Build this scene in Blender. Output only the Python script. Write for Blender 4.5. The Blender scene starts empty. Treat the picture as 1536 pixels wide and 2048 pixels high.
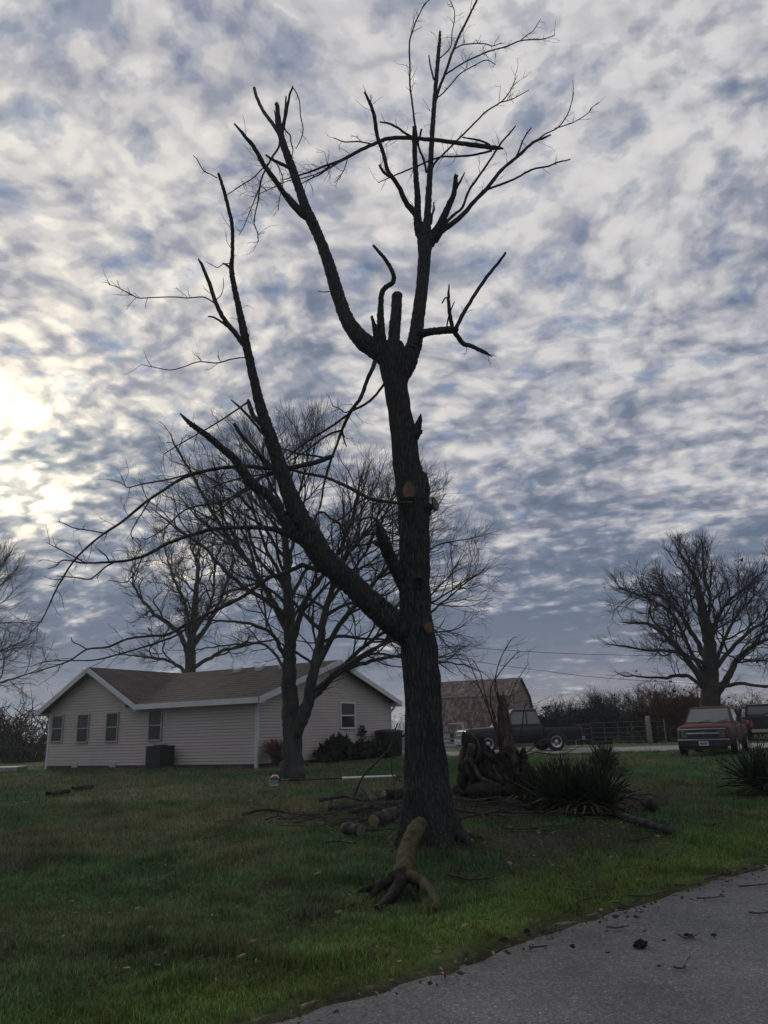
import bpy, math, random
import numpy as np
from mathutils import Vector, Matrix

# ------------------------------------------------------------------ camera
scn = bpy.context.scene
COL = scn.collection
CAM = np.array([0.0, 0.0, 1.6])
FPX = 1538.0                                   # focal length in photo pixels (1536 x 2048)
PITCH, ROLL = math.radians(15.9), math.radians(1.8)
_f = np.array([0, math.cos(PITCH), math.sin(PITCH)])
_r0 = np.array([1.0, 0, 0]); _u0 = np.array([0, -math.sin(PITCH), math.cos(PITCH)])
_r = math.cos(ROLL)*_r0 - math.sin(ROLL)*_u0
_u = math.sin(ROLL)*_r0 + math.cos(ROLL)*_u0
cd = bpy.data.cameras.new('camera'); cam = bpy.data.objects.new('camera', cd); COL.objects.link(cam)
cd.sensor_fit = 'VERTICAL'; cd.sensor_height = 24.0; cd.lens = FPX/2048*24.0
cd.clip_start = 0.05; cd.clip_end = 6000
M = Matrix(((_r[0], _u[0], -_f[0], CAM[0]), (_r[1], _u[1], -_f[1], CAM[1]), (_r[2], _u[2], -_f[2], CAM[2]), (0, 0, 0, 1)))
cam.matrix_world = M
scn.camera = cam

# ------------------------------------------------------------------ sky, sun, exposure
SUN_AZ, SUN_EL = math.radians(-27.0), math.radians(18.4)     # azimuth from +Y towards +X
SUN = np.array([math.sin(SUN_AZ)*math.cos(SUN_EL), math.cos(SUN_AZ)*math.cos(SUN_EL), math.sin(SUN_EL)])
scn.view_settings.view_transform = 'Standard'
scn.view_settings.look = 'None'
scn.view_settings.exposure = 0.0
scn.view_settings.gamma = 1.0
scn.view_settings.use_curve_mapping = False

class NT:
    """small helper for wiring nodes"""
    def __init__(s, tree): s.t = tree; s.n = tree.nodes; s.l = tree.links
    def node(s, typ, ins=None, **kw):
        n = s.n.new(typ)
        for k, v in kw.items(): setattr(n, k, v)
        for k, v in (ins or {}).items(): s.set(n.inputs[k], v)
        return n
    def set(s, sock, v):
        if isinstance(v, bpy.types.NodeSocket): s.l.new(v, sock)
        elif isinstance(v, bpy.types.Node): s.l.new(v.outputs[0], sock)
        else: sock.default_value = v
    def math(s, op, a, b=0.0, c=0.0, clamp=False):
        n = s.n.new('ShaderNodeMath'); n.operation = op; n.use_clamp = clamp
        for i, v in enumerate((a, b, c)): s.set(n.inputs[i], v)
        return n.outputs[0]
    def vmath(s, op, a, b=(0, 0, 0), out=0):
        n = s.n.new('ShaderNodeVectorMath'); n.operation = op
        s.set(n.inputs[0], a)
        if op == 'SCALE': s.set(n.inputs[3], b)
        else: s.set(n.inputs[1], b)
        return n.outputs[out]
    def mix(s, f, a, b, blend='MIX'):
        n = s.n.new('ShaderNodeMix'); n.data_type = 'RGBA'; n.blend_type = blend
        s.set(n.inputs[0], f); s.set(n.inputs[6], a); s.set(n.inputs[7], b)
        return n.outputs[2]
    def noise(s, vec, scale, detail=4, rough=.5, dist=0.0, out=0, dim='3D'):
        n = s.n.new('ShaderNodeTexNoise'); n.noise_dimensions = dim
        if vec is not None: s.set(n.inputs['Vector'], vec)
        n.inputs['Scale'].default_value = scale; n.inputs['Detail'].default_value = detail
        n.inputs['Roughness'].default_value = rough; n.inputs['Distortion'].default_value = dist
        return n.outputs[out]
    def ramp(s, fac, stops, interp='LINEAR'):
        n = s.n.new('ShaderNodeValToRGB'); s.set(n.inputs[0], fac); e = n.color_ramp.elements
        n.color_ramp.interpolation = interp
        while len(e) < len(stops): e.new(0.5)
        for el, (p, c) in zip(e, stops):
            el.position = p; el.color = (c[0], c[1], c[2], 1) if not isinstance(c, (int, float)) else (c, c, c, 1)
        return n.outputs[0]

def build_world():
    w = bpy.data.worlds.new('World'); scn.world = w; w.use_nodes = True
    t = NT(w.node_tree); t.n.clear()
    out = t.node('ShaderNodeOutputWorld'); bg = t.node('ShaderNodeBackground'); t.l.new(bg.outputs[0], out.inputs[0])
    tc = t.node('ShaderNodeTexCoord'); d = tc.outputs['Generated']
    sky = t.node('ShaderNodeTexSky'); sky.sky_type = 'NISHITA'; sky.sun_disc = False
    sky.sun_elevation = SUN_EL; sky.sun_rotation = SUN_AZ
    sky.air_density = 1.0; sky.dust_density = 0.1; sky.ozone_density = 4.0
    clear = t.vmath('SCALE', sky.outputs[0], 0.085)
    sep = t.node('ShaderNodeSeparateXYZ', {0: d})
    z = t.math('MAXIMUM', sep.outputs[2], 0.0)
    den = t.math('ADD', z, 0.27)
    comb = t.node('ShaderNodeCombineXYZ', {0: t.math('DIVIDE', sep.outputs[0], den), 1: t.math('DIVIDE', sep.outputs[1], den), 2: 0.0})
    q = comb.outputs[0]
    # one cloud sheet seen in perspective: cotton-ball cells inside broad drifts
    warp = t.vmath('SCALE', t.vmath('SUBTRACT', t.noise(q, 2.2, 2, .5, out=1, dim='2D'), (.5, .5, .5)), .10)
    rot = t.node('ShaderNodeMapping', {'Vector': t.vmath('ADD', q, warp), 'Rotation': (0, 0, math.radians(24)), 'Scale': (1.15, 1.25, 1)})
    qw = rot.outputs[0]
    fine = t.noise(qw, 17.0, 5, .58, dim='2D')
    def puffs(scale, off):
        v = t.node('ShaderNodeTexVoronoi', {'Vector': t.vmath('ADD', t.vmath('ADD', qw, off), t.vmath('SCALE', jit, .05)), 'Scale': scale, 'Smoothness': .55, 'Randomness': 1.0}, feature='SMOOTH_F1', voronoi_dimensions='2D')
        return t.math('SUBTRACT', .46, v.outputs['Distance'])
    jit = t.vmath('SUBTRACT', t.noise(qw, 16.0, 2, .5, out=1, dim='2D'), (.5, .5, .5))
    c1, c2 = puffs(14.0, (0, 0, 0)), puffs(31.0, (4.1, 1.7, 0))
    broad = t.noise(q, 2.2, 3, .5, dim='2D')
    band = t.node('ShaderNodeMapping', {'Vector': qw, 'Rotation': (0, 0, math.radians(-52)), 'Scale': (.55, 1.5, 1)})
    mid = t.noise(band.outputs[0], 5.2, 3, .55, dim='2D')
    soft = t.math('MULTIPLY_ADD', z, 1.35, .28, clamp=True)
    dens = t.math('ADD', t.math('MULTIPLY', t.math('SUBTRACT', fine, .5), .62), t.math('ADD', t.math('MULTIPLY', c1, -.52), t.math('MULTIPLY', c2, -.26)))
    dens = t.math('MULTIPLY', dens, soft)
    dens = t.math('ADD', dens, t.math('MULTIPLY', t.math('SUBTRACT', broad, .5), 0.66))
    dens = t.math('ADD', dens, t.math('MULTIPLY', t.math('SUBTRACT', mid, .5), 0.80))
    dens = t.math('ADD', dens, 0.515)
    # longer path through the sheet at low elevation
    path = t.math('ADD', 0.26, t.math('DIVIDE', 0.40, t.math('ADD', z, 0.12)))
    tau = t.math('MULTIPLY', t.math('MAXIMUM', dens, 0.0), path)
    cl = t.ramp(tau, [(0.0, (.68, .67, .67)), (.22, (.63, .62, .63)), (.34, (.54, .535, .56)), (.46, (.43, .435, .48)), (.60, (.295, .315, .385)), (.78, (.175, .21, .285)), (1.0, (.125, .165, .24))], 'EASE')
    hole = t.math('ADD', t.noise(t.vmath('ADD', qw, (3.7, 8.1, 2.3)), 10.0, 4, .55, dim='2D'), t.math('MULTIPLY', t.math('SUBTRACT', broad, .5), -.25))
    hole = t.math('SUBTRACT', hole, t.math('MULTIPLY', t.math('SUBTRACT', path, .8), .22))
    cover = t.ramp(hole, [(.52, 1.0), (.63, .70), (.74, .42)], 'EASE')
    # forward scattering round the veiled sun
    ca = t.vmath('DOT_PRODUCT', d, tuple(SUN), out=1)
    ang = t.math('ARCCOSINE', t.math('MINIMUM', ca, 0.99999))
    g1 = t.math('EXPONENT', t.math('MULTIPLY', t.math('POWER', ang, 2.0), -1/(2*0.052**2)))
    g2 = t.math('EXPONENT', t.math('MULTIPLY', ang, -1/0.20))
    thin = t.math('POWER', t.math('MAXIMUM', t.math('SUBTRACT', 1.15, tau), .05), 1.6)
    gl = t.math('ADD', t.math('MULTIPLY', t.math('MULTIPLY', g1, 2.4), t.math('POWER', thin, .6)), t.math('MULTIPLY', t.math('MULTIPLY', g2, 1.55), thin))
    warm = t.vmath('SCALE', t.node('ShaderNodeCombineXYZ', {0: 1.0, 1: .84, 2: .46}).outputs[0], gl)
    cl2 = t.vmath('MULTIPLY', cl, t.vmath('ADD', warm, (1, 1, 1)))
    # warm strip of light under the deck at the horizon
    hz = t.math('EXPONENT', t.math('MULTIPLY', z, -1/0.045))
    slit = t.math('MULTIPLY', hz, t.math('MULTIPLY_ADD', mid, 1.6, -0.25, clamp=True))
    cl3 = t.mix(t.math('MULTIPLY', slit, .95), cl2, (.66, .56, .50, 1))
    col = t.mix(cover, clear, cl3)
    t.set(bg.inputs[0], col); bg.inputs[1].default_value = 1.0
    w.cycles.sampling_method = 'MANUAL'; w.cycles.sample_map_resolution = 512
build_world()
sd = bpy.data.lights.new('sun', 'SUN'); sun = bpy.data.objects.new('sun', sd); COL.objects.link(sun)
sd.energy = 0.9; sd.angle = math.radians(12); sd.color = (1, .93, .80)
sun.rotation_euler = Vector(-SUN).to_track_quat('-Z', 'Y').to_euler()
sun.location = (-20, 40, 30)
scn.cycles.max_bounces = 6; scn.cycles.diffuse_bounces = 3; scn.cycles.transparent_max_bounces = 8

# ------------------------------------------------------------------ helpers
rng = np.random.default_rng(7); random.seed(7)
def ray(px, py): return _f + _r*((px-768)/FPX) + _u*((1024-py)/FPX)
def at(px, py, Y):
    d = ray(px, py); return CAM + d*(Y/d[1])
def scale_at(px, py, Y): return (Y/ray(px, py)[1])/FPX           # metres for one photo pixel there
def _h(i):
    s = np.sin(i[..., 0]*127.1 + i[..., 1]*311.7 + i[..., 2]*74.7)*43758.5453
    return s - np.floor(s)
def vnoise(p):
    p = np.asarray(p, float); i = np.floor(p); f = p-i; u = f*f*(3-2*f); r = 0
    for a in (0, 1):
        for b in (0, 1):
            for c in (0, 1):
                w = (u[..., 0] if a else 1-u[..., 0])*(u[..., 1] if b else 1-u[..., 1])*(u[..., 2] if c else 1-u[..., 2])
                r = r + w*_h(i+np.array([a, b, c]))
    return r
def fbm(p, o=4):
    p = np.asarray(p, float); r = 0; a = .5
    for k in range(o): r = r + a*vnoise(p*2**k + 17.3*k); a *= .5
    return r/(1-.5**o)
def sstep(a, b, x):
    t = np.clip((x-a)/(b-a), 0, 1); return t*t*(3-2*t)
def edge_off(p): return (fbm(p*1.7+5, 4)-.5)*.42+(vnoise(p*.6+2)-.5)*.30+(vnoise(p*7.0)-.5)*.10
EDGE0, EDGEK = 5.62, 0.935
def road_s(x, y): return (y-EDGE0-EDGEK*x)/math.hypot(1, EDGEK)      # metres on the lawn side of the road edge
def drive_mask(x, y):
    """1 on the gravel drive behind the trucks"""
    c = 36.5 - 0.10*(x-10); return sstep(3.6, 2.9, np.abs(y-c))*sstep(1.0, 4.0, x)
def hgt(x, y, noise=True):
    x = np.asarray(x, float); y = np.asarray(y, float)
    base = .47*sstep(6, 26, y) - .5*sstep(44, 62, y)
    base = base + .12*np.exp(-(((x-.75)/1.5)**2 + ((y-11)/1.5)**2)) + .16*np.exp(-(((x-3.6)/3.2)**2 + ((y-16.2)/2.2)**2))
    s = road_s(x, y); lawn = sstep(-.12, .35, s)
    if noise:
        p = np.stack([x, y, 0*x], -1)
        near = np.exp(-np.maximum(y-8, 0)/60.)
        n = (fbm(p*.9, 3)-.5)*.13 + (vnoise(p*4.1)-.5)*.05
        lawn = sstep(-.12, .35, s+edge_off(p))
        base = base + n*lawn*near*(1-.7*drive_mask(x, y))
    return np.where(lawn > 0, base*sstep(0, 1.2, s) + (-.045 + .085*lawn), -.045)
def hz(x, y): return float(hgt(np.array([x]), np.array([y]))[0])
_YS = np.concatenate([np.arange(3.5, 14, .02), np.arange(14, 60, .06)])
def on_ground(px, py):
    d = ray(px, py); T = _YS/d[1]; X, Z = d[0]*T, CAM[2]+d[2]*T
    k = np.argmax(Z <= hgt(X, _YS)); return np.array([X[k], _YS[k], hz(X[k], _YS[k])])

class MB:
    def __init__(s): s.v = []; s.loops = []; s.cnt = []; s.n = 0; s.c = []
    def add(s, V, F, col=None):
        V = np.asarray(V, float).reshape(-1, 3); s.v.append(V)
        if isinstance(F, np.ndarray):
            s.loops.append((F+s.n).ravel()); s.cnt.append(np.full(len(F), F.shape[1]))
        else:
            for f in F: s.loops.append(np.array(f)+s.n); s.cnt.append(np.array([len(f)]))
        if col is not None: s.c.append(np.broadcast_to(np.asarray(col, float), (len(V), 3)))
        s.n += len(V)
    def box(s, lo, hi, M=None):
        x0, y0, z0 = lo; x1, y1, z1 = hi
        V = np.array([(x0,y0,z0),(x1,y0,z0),(x1,y1,z0),(x0,y1,z0),(x0,y0,z1),(x1,y0,z1),(x1,y1,z1),(x0,y1,z1)], float)
        if M is not None: V = V@M[:, :3].T + M[:, 3] if M.shape[1] == 4 else V@M.T
        s.add(V, np.array([(3,2,1,0),(4,5,6,7),(0,1,5,4),(1,2,6,5),(2,3,7,6),(3,0,4,7)]))
    def prism(s, poly, vec):
        """polygon (n,3) swept along vec"""
        P = np.asarray(poly, float); n = len(P); V = np.vstack([P, P+np.asarray(vec, float)])
        F = [list(range(n))[::-1], list(range(n, 2*n))] + [[i, (i+1) % n, n+(i+1) % n, n+i] for i in range(n)]
        s.add(V, F)
    def tube(s, P, R, n=8, cap0=True, cap1=True, jag=0.0, rough=0.0, rs=None):
        P = np.asarray(P, float); R = np.asarray(R, float); m = len(P)
        T = np.gradient(P, axis=0); T /= np.linalg.norm(T, axis=1)[:, None]+1e-12
        ax = np.eye(3)[np.argmin(np.abs(T).max(0))]
        U = np.cross(T, ax); U /= np.linalg.norm(U, axis=1)[:, None]+1e-12
        W = np.cross(T, U)
        a = np.arange(n)*2*math.pi/n
        rr = np.repeat(R[:, None], n, 1)
        if rough: rr = rr*(1+rough*((rs or rng).random((m, n))-.5)*2)
        V = P[:, None, :] + rr[..., None]*(np.cos(a)[None, :, None]*U[:, None, :] + np.sin(a)[None, :, None]*W[:, None, :])
        if jag: V[-1] += T[-1]*(rng.random(n)**1.6*jag*R[-1])[:, None]
        k = np.arange(m-1)[:, None]*n; j = np.arange(n)[None, :]; j2 = (j+1) % n
        F = np.stack([k+j, k+j2, k+n+j2, k+n+j], -1).reshape(-1, 4)
        s.add(V, F)
        jj = np.arange(n); b = s.n
        if cap1:
            s.v.append((P[-1]-T[-1]*R[-1]*(.5 if jag else 0))[None]); f = np.stack([b-n+jj, b-n+(jj+1) % n, np.full(n, b)], 1)
            s.loops.append(f.ravel()); s.cnt.append(np.full(n, 3)); s.n += 1
        if cap0:
            b2 = s.n; b0 = b-n*m
            s.v.append(P[0][None]); f = np.stack([b0+(jj+1) % n, b0+jj, np.full(n, b2)], 1)
            s.loops.append(f.ravel()); s.cnt.append(np.full(n, 3)); s.n += 1
    def twigs(s, P0, P1, P2, r):
        """many three-sided twigs at once"""
        P = np.stack([P0, P1, P2], 1); T = P2-P0; T = T/(np.linalg.norm(T, axis=1)[:, None]+1e-9)
        ax = np.where(np.abs(T[:, 2:3]) < .8, np.array([[0, 0, 1.]]), np.array([[1., 0, 0]])); U = np.cross(T, ax); U /= np.linalg.norm(U, axis=1)[:, None]+1e-9; W = np.cross(T, U)
        a = np.arange(3)*2*math.pi/3; off = np.cos(a)[None, :, None]*U[:, None]+np.sin(a)[None, :, None]*W[:, None]
        V = P[:, :, None, :]+off[:, None]*(np.asarray(r)[:, None]*np.array([1, .85, .5]))[:, :, None, None]
        n = len(P); b = np.arange(n)[:, None, None]*9; k = np.arange(2)[None, :, None]*3; j = np.arange(3)[None, None]; j2 = (j+1) % 3
        s.add(V.reshape(-1, 3), np.stack([b+k+j, b+k+j2, b+k+3+j2, b+k+3+j], -1).reshape(-1, 4))
    def lathe(s, prof, n=24, M=None):
        """prof list of (r, h) about local z"""
        prof = np.asarray(prof, float); a = np.arange(n)*2*math.pi/n; m = len(prof)
        V = np.stack([prof[:, 0][:, None]*np.cos(a), prof[:, 0][:, None]*np.sin(a), np.repeat(prof[:, 1][:, None], n, 1)], -1).reshape(-1, 3)
        if M is not None: V = V@M[:, :3].T + M[:, 3]
        k = np.arange(m-1)[:, None]*n; j = np.arange(n)[None, :]; j2 = (j+1) % n
        s.add(V, np.stack([k+j, k+j2, k+n+j2, k+n+j], -1).reshape(-1, 4))
    def build(s, name, mat=None, parent=None, smooth=False, loc=None):
        V = np.vstack(s.v)
        if loc is not None: V = V - np.asarray(loc)
        L = np.concatenate(s.loops).astype(np.int32); C = np.concatenate(s.cnt).astype(np.int32)
        me = bpy.data.meshes.new(name)
        me.vertices.add(len(V)); me.vertices.foreach_set('co', V.astype(np.float32).ravel())
        me.loops.add(len(L)); me.loops.foreach_set('vertex_index', L)
        me.polygons.add(len(C)); me.polygons.foreach_set('loop_start', (np.cumsum(C)-C).astype(np.int32))
        me.polygons.foreach_set('loop_total', C)
        me.polygons.foreach_set('use_smooth', np.full(len(C), smooth))
        me.update(calc_edges=True); me.validate()
        if s.c:
            c = np.vstack(s.c)
            if len(c) == len(V):
                at_ = me.color_attributes.new('col', 'FLOAT_COLOR', 'POINT')
                at_.data.foreach_set('color', np.hstack([c, np.ones((len(c), 1))]).astype(np.float32).ravel())
        if mat: me.materials.append(mat)
        o = bpy.data.objects.new(name, me); COL.objects.link(o)
        if parent: o.parent = parent
        if loc is not None: o.location = loc
        return o
def tag(o, label=None, cat=None, group=None, kind=None):
    if label: o['label'] = label
    if cat: o['category'] = cat
    if group: o['group'] = group
    if kind: o['kind'] = kind
    return o
def empty(name, loc=(0, 0, 0), rz=0.0, label=None, cat=None, group=None):
    o = bpy.data.objects.new(name, None); COL.objects.link(o); o.location = loc; o.rotation_euler = (0, 0, rz)
    o.empty_display_size = .2
    return tag(o, label, cat, group)
def spline(A, k=4):
    A = np.asarray(A, float)
    if len(A) < 3: 
        t = np.linspace(0, 1, k+1)[:, None]; return A[0]*(1-t)+A[-1]*t
    P = np.vstack([2*A[0]-A[1], A, 2*A[-1]-A[-2]]); out = []
    for i in range(len(A)-1):
        p0, p1, p2, p3 = P[i:i+4]
        for t in np.arange(k)/k:
            out.append(.5*((2*p1)+(-p0+p2)*t+(2*p0-5*p1+4*p2-p3)*t*t+(-p0+3*p1-3*p2+p3)*t**3))
    out.append(A[-1]); return np.array(out)

# ------------------------------------------------------------------ materials
def mat(name, c1, c2=None, scale=6.0, rough=.8, bump=0.0, bscale=None, metal=0.0, spec=.4, stretch=(1, 1, 1), detail=6, lo=.35, hi=.65, rnd=0.0, coat=0.0):
    m = bpy.data.materials.new(name); m.use_nodes = True; t = NT(m.node_tree)
    b = t.n['Principled BSDF']; b.inputs['Roughness'].default_value = rough; b.inputs['Metallic'].default_value = metal
    b.inputs['Specular IOR Level'].default_value = spec
    if coat: b.inputs['Coat Weight'].default_value = coat; b.inputs['Coat Roughness'].default_value = .08
    tc = t.node('ShaderNodeTexCoord'); mp = t.node('ShaderNodeMapping', {'Vector': tc.outputs['Object'], 'Scale': stretch})
    col = (*c1, 1)
    if c2 is not None:
        n = t.noise(mp.outputs[0], scale, detail, .6)
        f = t.ramp(n, [(lo, 0.0), (hi, 1.0)])
        col = t.mix(f, (*c1, 1), (*c2, 1))
    if rnd:
        oi = t.node('ShaderNodeObjectInfo')
        v = t.math('MULTIPLY_ADD', oi.outputs['Random'], rnd, 1-rnd/2)
        hsv = t.node('ShaderNodeHueSaturation', {'Value': v}); t.set(hsv.inputs['Color'], col); col = hsv.outputs[0]
    t.set(b.inputs['Base Color'], col)
    if bump:
        n2 = t.noise(mp.outputs[0], bscale or scale*3, 6, .65)
        bp = t.node('ShaderNodeBump', {'Strength': bump, 'Distance': .02, 'Height': n2}); t.l.new(bp.outputs[0], b.inputs['Normal'])
    return m
MT = {}
MT['bark'] = mat('bark', (.020, .021, .022), (.070, .066, .062), 3.0, .95, .9, 9, stretch=(2.2, 2.2, .35), spec=.15)
MT['bark2'] = mat('bark_grey', (.026, .026, .027), (.062, .060, .056), 3.0, .95, .5, 12, stretch=(2, 2, .5), spec=.15)
MT['bark_far'] = mat('bark_far', (.028, .026, .025), (.058, .053, .048), 2.0, .95, .2, spec=.1)
MT['glare_bark'] = mat('glare_lightened_bark', (.09, .095, .10), (.14, .145, .15), 3, .95, spec=.1)  # sun glare over the edge tree, put into a lighter bark colour
MT['twig'] = mat('twig', (.055, .048, .042), (.085, .072, .06), 5.0, .95, spec=.1)
MT['moss'] = mat('mossy_bark', (.042, .038, .026), (.085, .080, .040), 9.0, .95, 1.0, 26, spec=.1)
MT['wood'] = mat('cut_wood', (.145, .10, .068), (.085, .060, .044), 14.0, .85, .3, spec=.2)
MT['wood_pale'] = mat('split_wood', (.27, .20, .14), (.15, .11, .075), 9.0, .9, .4, stretch=(1, 1, .3), spec=.2)
MT['rot'] = mat('rotten_wood', (.012, .011, .011), (.042, .036, .034), 7.0, .98, 1.0, 12, stretch=(2.5, 2.5, .3), spec=.1)
MT['rot_pale'] = mat('weathered_wood', (.030, .025, .022), (.10, .08, .068), 6.0, .95, .6, stretch=(3, 3, .3), spec=.1)
MT['hole'] = mat('hollow_dark', (.012, .011, .010), (.03, .025, .02), 9, .98, .5, spec=.05)
MT['siding'] = mat('vinyl_siding', (.395, .352, .334), (.45, .405, .385), .7, .6, .05, 40, spec=.3)
MT['trim'] = mat('white_trim', (.55, .57, .60), (.47, .49, .52), 2.0, .45, spec=.4)
MT['frame'] = mat('window_frame', (.72, .72, .73), (.62, .62, .63), 3.0, .4)
MT['frame_dim'] = mat('window_frame_tan', (.34, .33, .32), (.28, .27, .26), 3.0, .5)
MT['glass'] = mat('window_glass', (.012, .014, .018), None, rough=.06, spec=.3)
MT['curtain'] = mat('curtain', (.05, .05, .055), (.10, .10, .105), 8, .9)
MT['concrete'] = mat('foundation', (.045, .043, .042), (.08, .076, .072), 5, .95, .4)
MT['gutter'] = mat('gutter', (.42, .42, .43), (.34, .34, .35), 2, .4, metal=.1)
MT['black_plastic'] = mat('black_plastic', (.016, .017, .019), (.03, .03, .032), 3, .5, spec=.4)
MT['dark_metal'] = mat('dark_metal', (.016, .018, .02), (.03, .03, .03), 6, .55, metal=.3)
MT['galv'] = mat('galvanised', (.10, .105, .11), (.06, .06, .06), 5, .6, metal=.5)
MT['chrome'] = mat('chrome', (.60, .62, .66), None, rough=.18, metal=1.0)
MT['rubber'] = mat('rubber', (.016, .016, .016), (.035, .032, .03), 9, .9, spec=.2)
MT['rim'] = mat('steel_rim', (.50, .50, .51), (.36, .36, .37), 6, .35, metal=.6)
MT['red_paint'] = mat('faded_red_paint', (.062, .009, .012), (.080, .016, .018), 2.5, .55, .0, coat=.05, spec=.2)
MT['navy_paint'] = mat('navy_paint', (.005, .008, .014), (.009, .012, .019), 2.0, .42, coat=.15, spec=.3)
MT['black_paint'] = mat('black_paint', (.004, .005, .008), (.008, .009, .012), 2.0, .4, coat=.15, spec=.3)
MT['car_glass'] = mat('car_glass', (.060, .072, .070), None, rough=.05, spec=1.0)
MT['lamp_clear'] = mat('lamp_clear', (.05, .065, .08), (.12, .14, .16), 18, .15, spec=.5)
MT['lamp_red'] = mat('lamp_red', (.30, .012, .010), (.22, .01, .01), 20, .2, spec=.7)
MT['plate'] = mat('plate', (.42, .48, .54), (.33, .40, .48), 20, .5)
MT['tan_bumper'] = mat('tan_bumper', (.36, .31, .24), (.28, .24, .19), 5, .55)
MT['fence'] = mat('grey_fence', (.16, .15, .14), (.26, .24, .22), 4, .9, .5, stretch=(1, 1, .3))
MT['white_wood'] = mat('painted_wood', (.50, .49, .47), (.36, .35, .33), 2.2, .8, .2)
MT['barn_gable'] = mat('barn_boards', (.20, .145, .125), (.26, .19, .165), 3, .9, .4, stretch=(3, 3, .25))
MT['wire'] = mat('wire', (.03, .03, .032), None, rough=.7)
MT['evergreen'] = mat('evergreen', (.013, .022, .014), (.026, .036, .022), 3, .9, spec=.15)
MT['brown_leaf'] = mat('brown_leaf', (.11, .055, .03), (.16, .085, .045), 8, .9, spec=.15)
MT['shrub'] = mat('shrub_stem', (.10, .065, .055), (.14, .09, .075), 8, .9, spec=.1)
MT['orange'] = mat('orange_plastic', (.20, .07, .03), (.06, .03, .02), 8, .5)
MT['pale_blue'] = mat('pale_blue_plastic', (.16, .27, .30), (.10, .18, .21), 9, .5)
MT['dirt'] = mat('dirt', (.045, .034, .026), (.075, .056, .042), 9, .98, .9, spec=.1)
def bark_mat():
    m = bpy.data.materials.new('furrowed_bark'); m.use_nodes = True; t = NT(m.node_tree); b = t.n['Principled BSDF']
    tc = t.node('ShaderNodeTexCoord'); mp = t.node('ShaderNodeMapping', {'Vector': tc.outputs['Object'], 'Scale': (30, 30, 4.2)})
    w = t.vmath('ADD', mp.outputs[0], t.vmath('SCALE', t.noise(mp.outputs[0], .8, 3, .6, out=1), 1.6))
    vo = t.node('ShaderNodeTexVoronoi', {'Vector': w, 'Scale': 1.0}, feature='DISTANCE_TO_EDGE'); n = t.noise(tc.outputs['Object'], 9, 6, .65); n2 = t.noise(tc.outputs['Object'], 1.4, 4, .6)
    pl = t.ramp(vo.outputs['Distance'], [(.0, 0.0), (.30, 1.0)])
    c = t.mix(pl, (.018, .020, .021, 1), t.mix(n, (.027, .032, .033, 1), (.084, .088, .086, 1)))
    c = t.mix(t.ramp(n2, [(.45, 0.0), (.7, .55)]), c, (.040, .054, .048, 1))
    t.set(b.inputs['Base Color'], c); b.inputs['Roughness'].default_value = .95; b.inputs['Specular IOR Level'].default_value = .12
    h = t.math('ADD', pl, t.math('MULTIPLY', n, .6)); bp = t.node('ShaderNodeBump', {'Strength': .7, 'Distance': .03, 'Height': h}); t.l.new(bp.outputs[0], b.inputs['Normal'])
    return m
MT['trunk_bark'] = bark_mat()
def roof_mat(name, a, b):
    m = mat(name, a, b, 1.3, .95, .5, 60, spec=.15)
    t = NT(m.node_tree); bs = t.n['Principled BSDF']; src = bs.inputs['Base Color'].links[0].from_socket
    tc = t.node('ShaderNodeTexCoord')
    br = t.node('ShaderNodeTexBrick', {'Vector': tc.outputs['Object'], 'Scale': 1.0, 'Color1': (.8, .8, .8, 1), 'Color2': (1.2, 1.2, 1.2, 1), 'Mortar': (.55, .55, .55, 1), 'Mortar Size': .012, 'Brick Width': .32, 'Row Height': .14})
    t.set(bs.inputs['Base Color'], t.mix(1.0, src, br.outputs[0], 'MULTIPLY')); return m
MT['shingle'] = roof_mat('asphalt_shingle', (.066, .055, .053), (.090, .074, .069))
def rust_mat():
    m = mat('rusty_tin', (.17, .155, .15), (.080, .032, .026), 2.0, .75, .2, 20, stretch=(2.0, 2.0, .40), lo=.38, hi=.56, rnd=.45); return m
MT['rust'] = rust_mat()
def vcol_mat(name, rough=.8, trans=.0, nscale=0.0):
    m = bpy.data.materials.new(name); m.use_nodes = True; t = NT(m.node_tree); b = t.n['Principled BSDF']
    b.inputs['Roughness'].default_value = rough; b.inputs['Specular IOR Level'].default_value = .25
    a = t.node('ShaderNodeVertexColor', layer_name='col'); t.l.new(a.outputs[0], b.inputs['Base Color'])
    if trans:
        tr = t.node('ShaderNodeBsdfTranslucent'); t.l.new(a.outputs[0], tr.inputs[0])
        mx = t.node('ShaderNodeMixShader', {0: trans}); t.l.new(b.outputs[0], mx.inputs[1]); t.l.new(tr.outputs[0], mx.inputs[2])
        t.l.new(mx.outputs[0], t.n['Material Output'].inputs[0])
    return m
MT['blade'] = vcol_mat('grass_blade', .7, .35)
MT['yucca'] = vcol_mat('yucca_leaf', .5, .1)
def ground_mat():
    m = vcol_mat('lawn_soil', .95); t = NT(m.node_tree); b = t.n['Principled BSDF']; src = b.inputs['Base Color'].links[0].from_socket
    tc = t.node('ShaderNodeTexCoord'); n = t.noise(tc.outputs['Object'], 14, 8, .7); n2 = t.noise(tc.outputs['Object'], 2.3, 5, .6)
    v = t.ramp(n, [(.3, .45), (.7, 1.5)]); v2 = t.ramp(n2, [(.35, .75), (.65, 1.25)])
    t.set(b.inputs['Base Color'], t.mix(1.0, t.mix(1.0, src, v, 'MULTIPLY'), v2, 'MULTIPLY'))
    bp = t.node('ShaderNodeBump', {'Strength': .9, 'Distance': .05, 'Height': n}); t.l.new(bp.outputs[0], b.inputs['Normal'])
    b.inputs['Specular IOR Level'].default_value = .1
    return m
MT['lawn'] = ground_mat()
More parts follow.
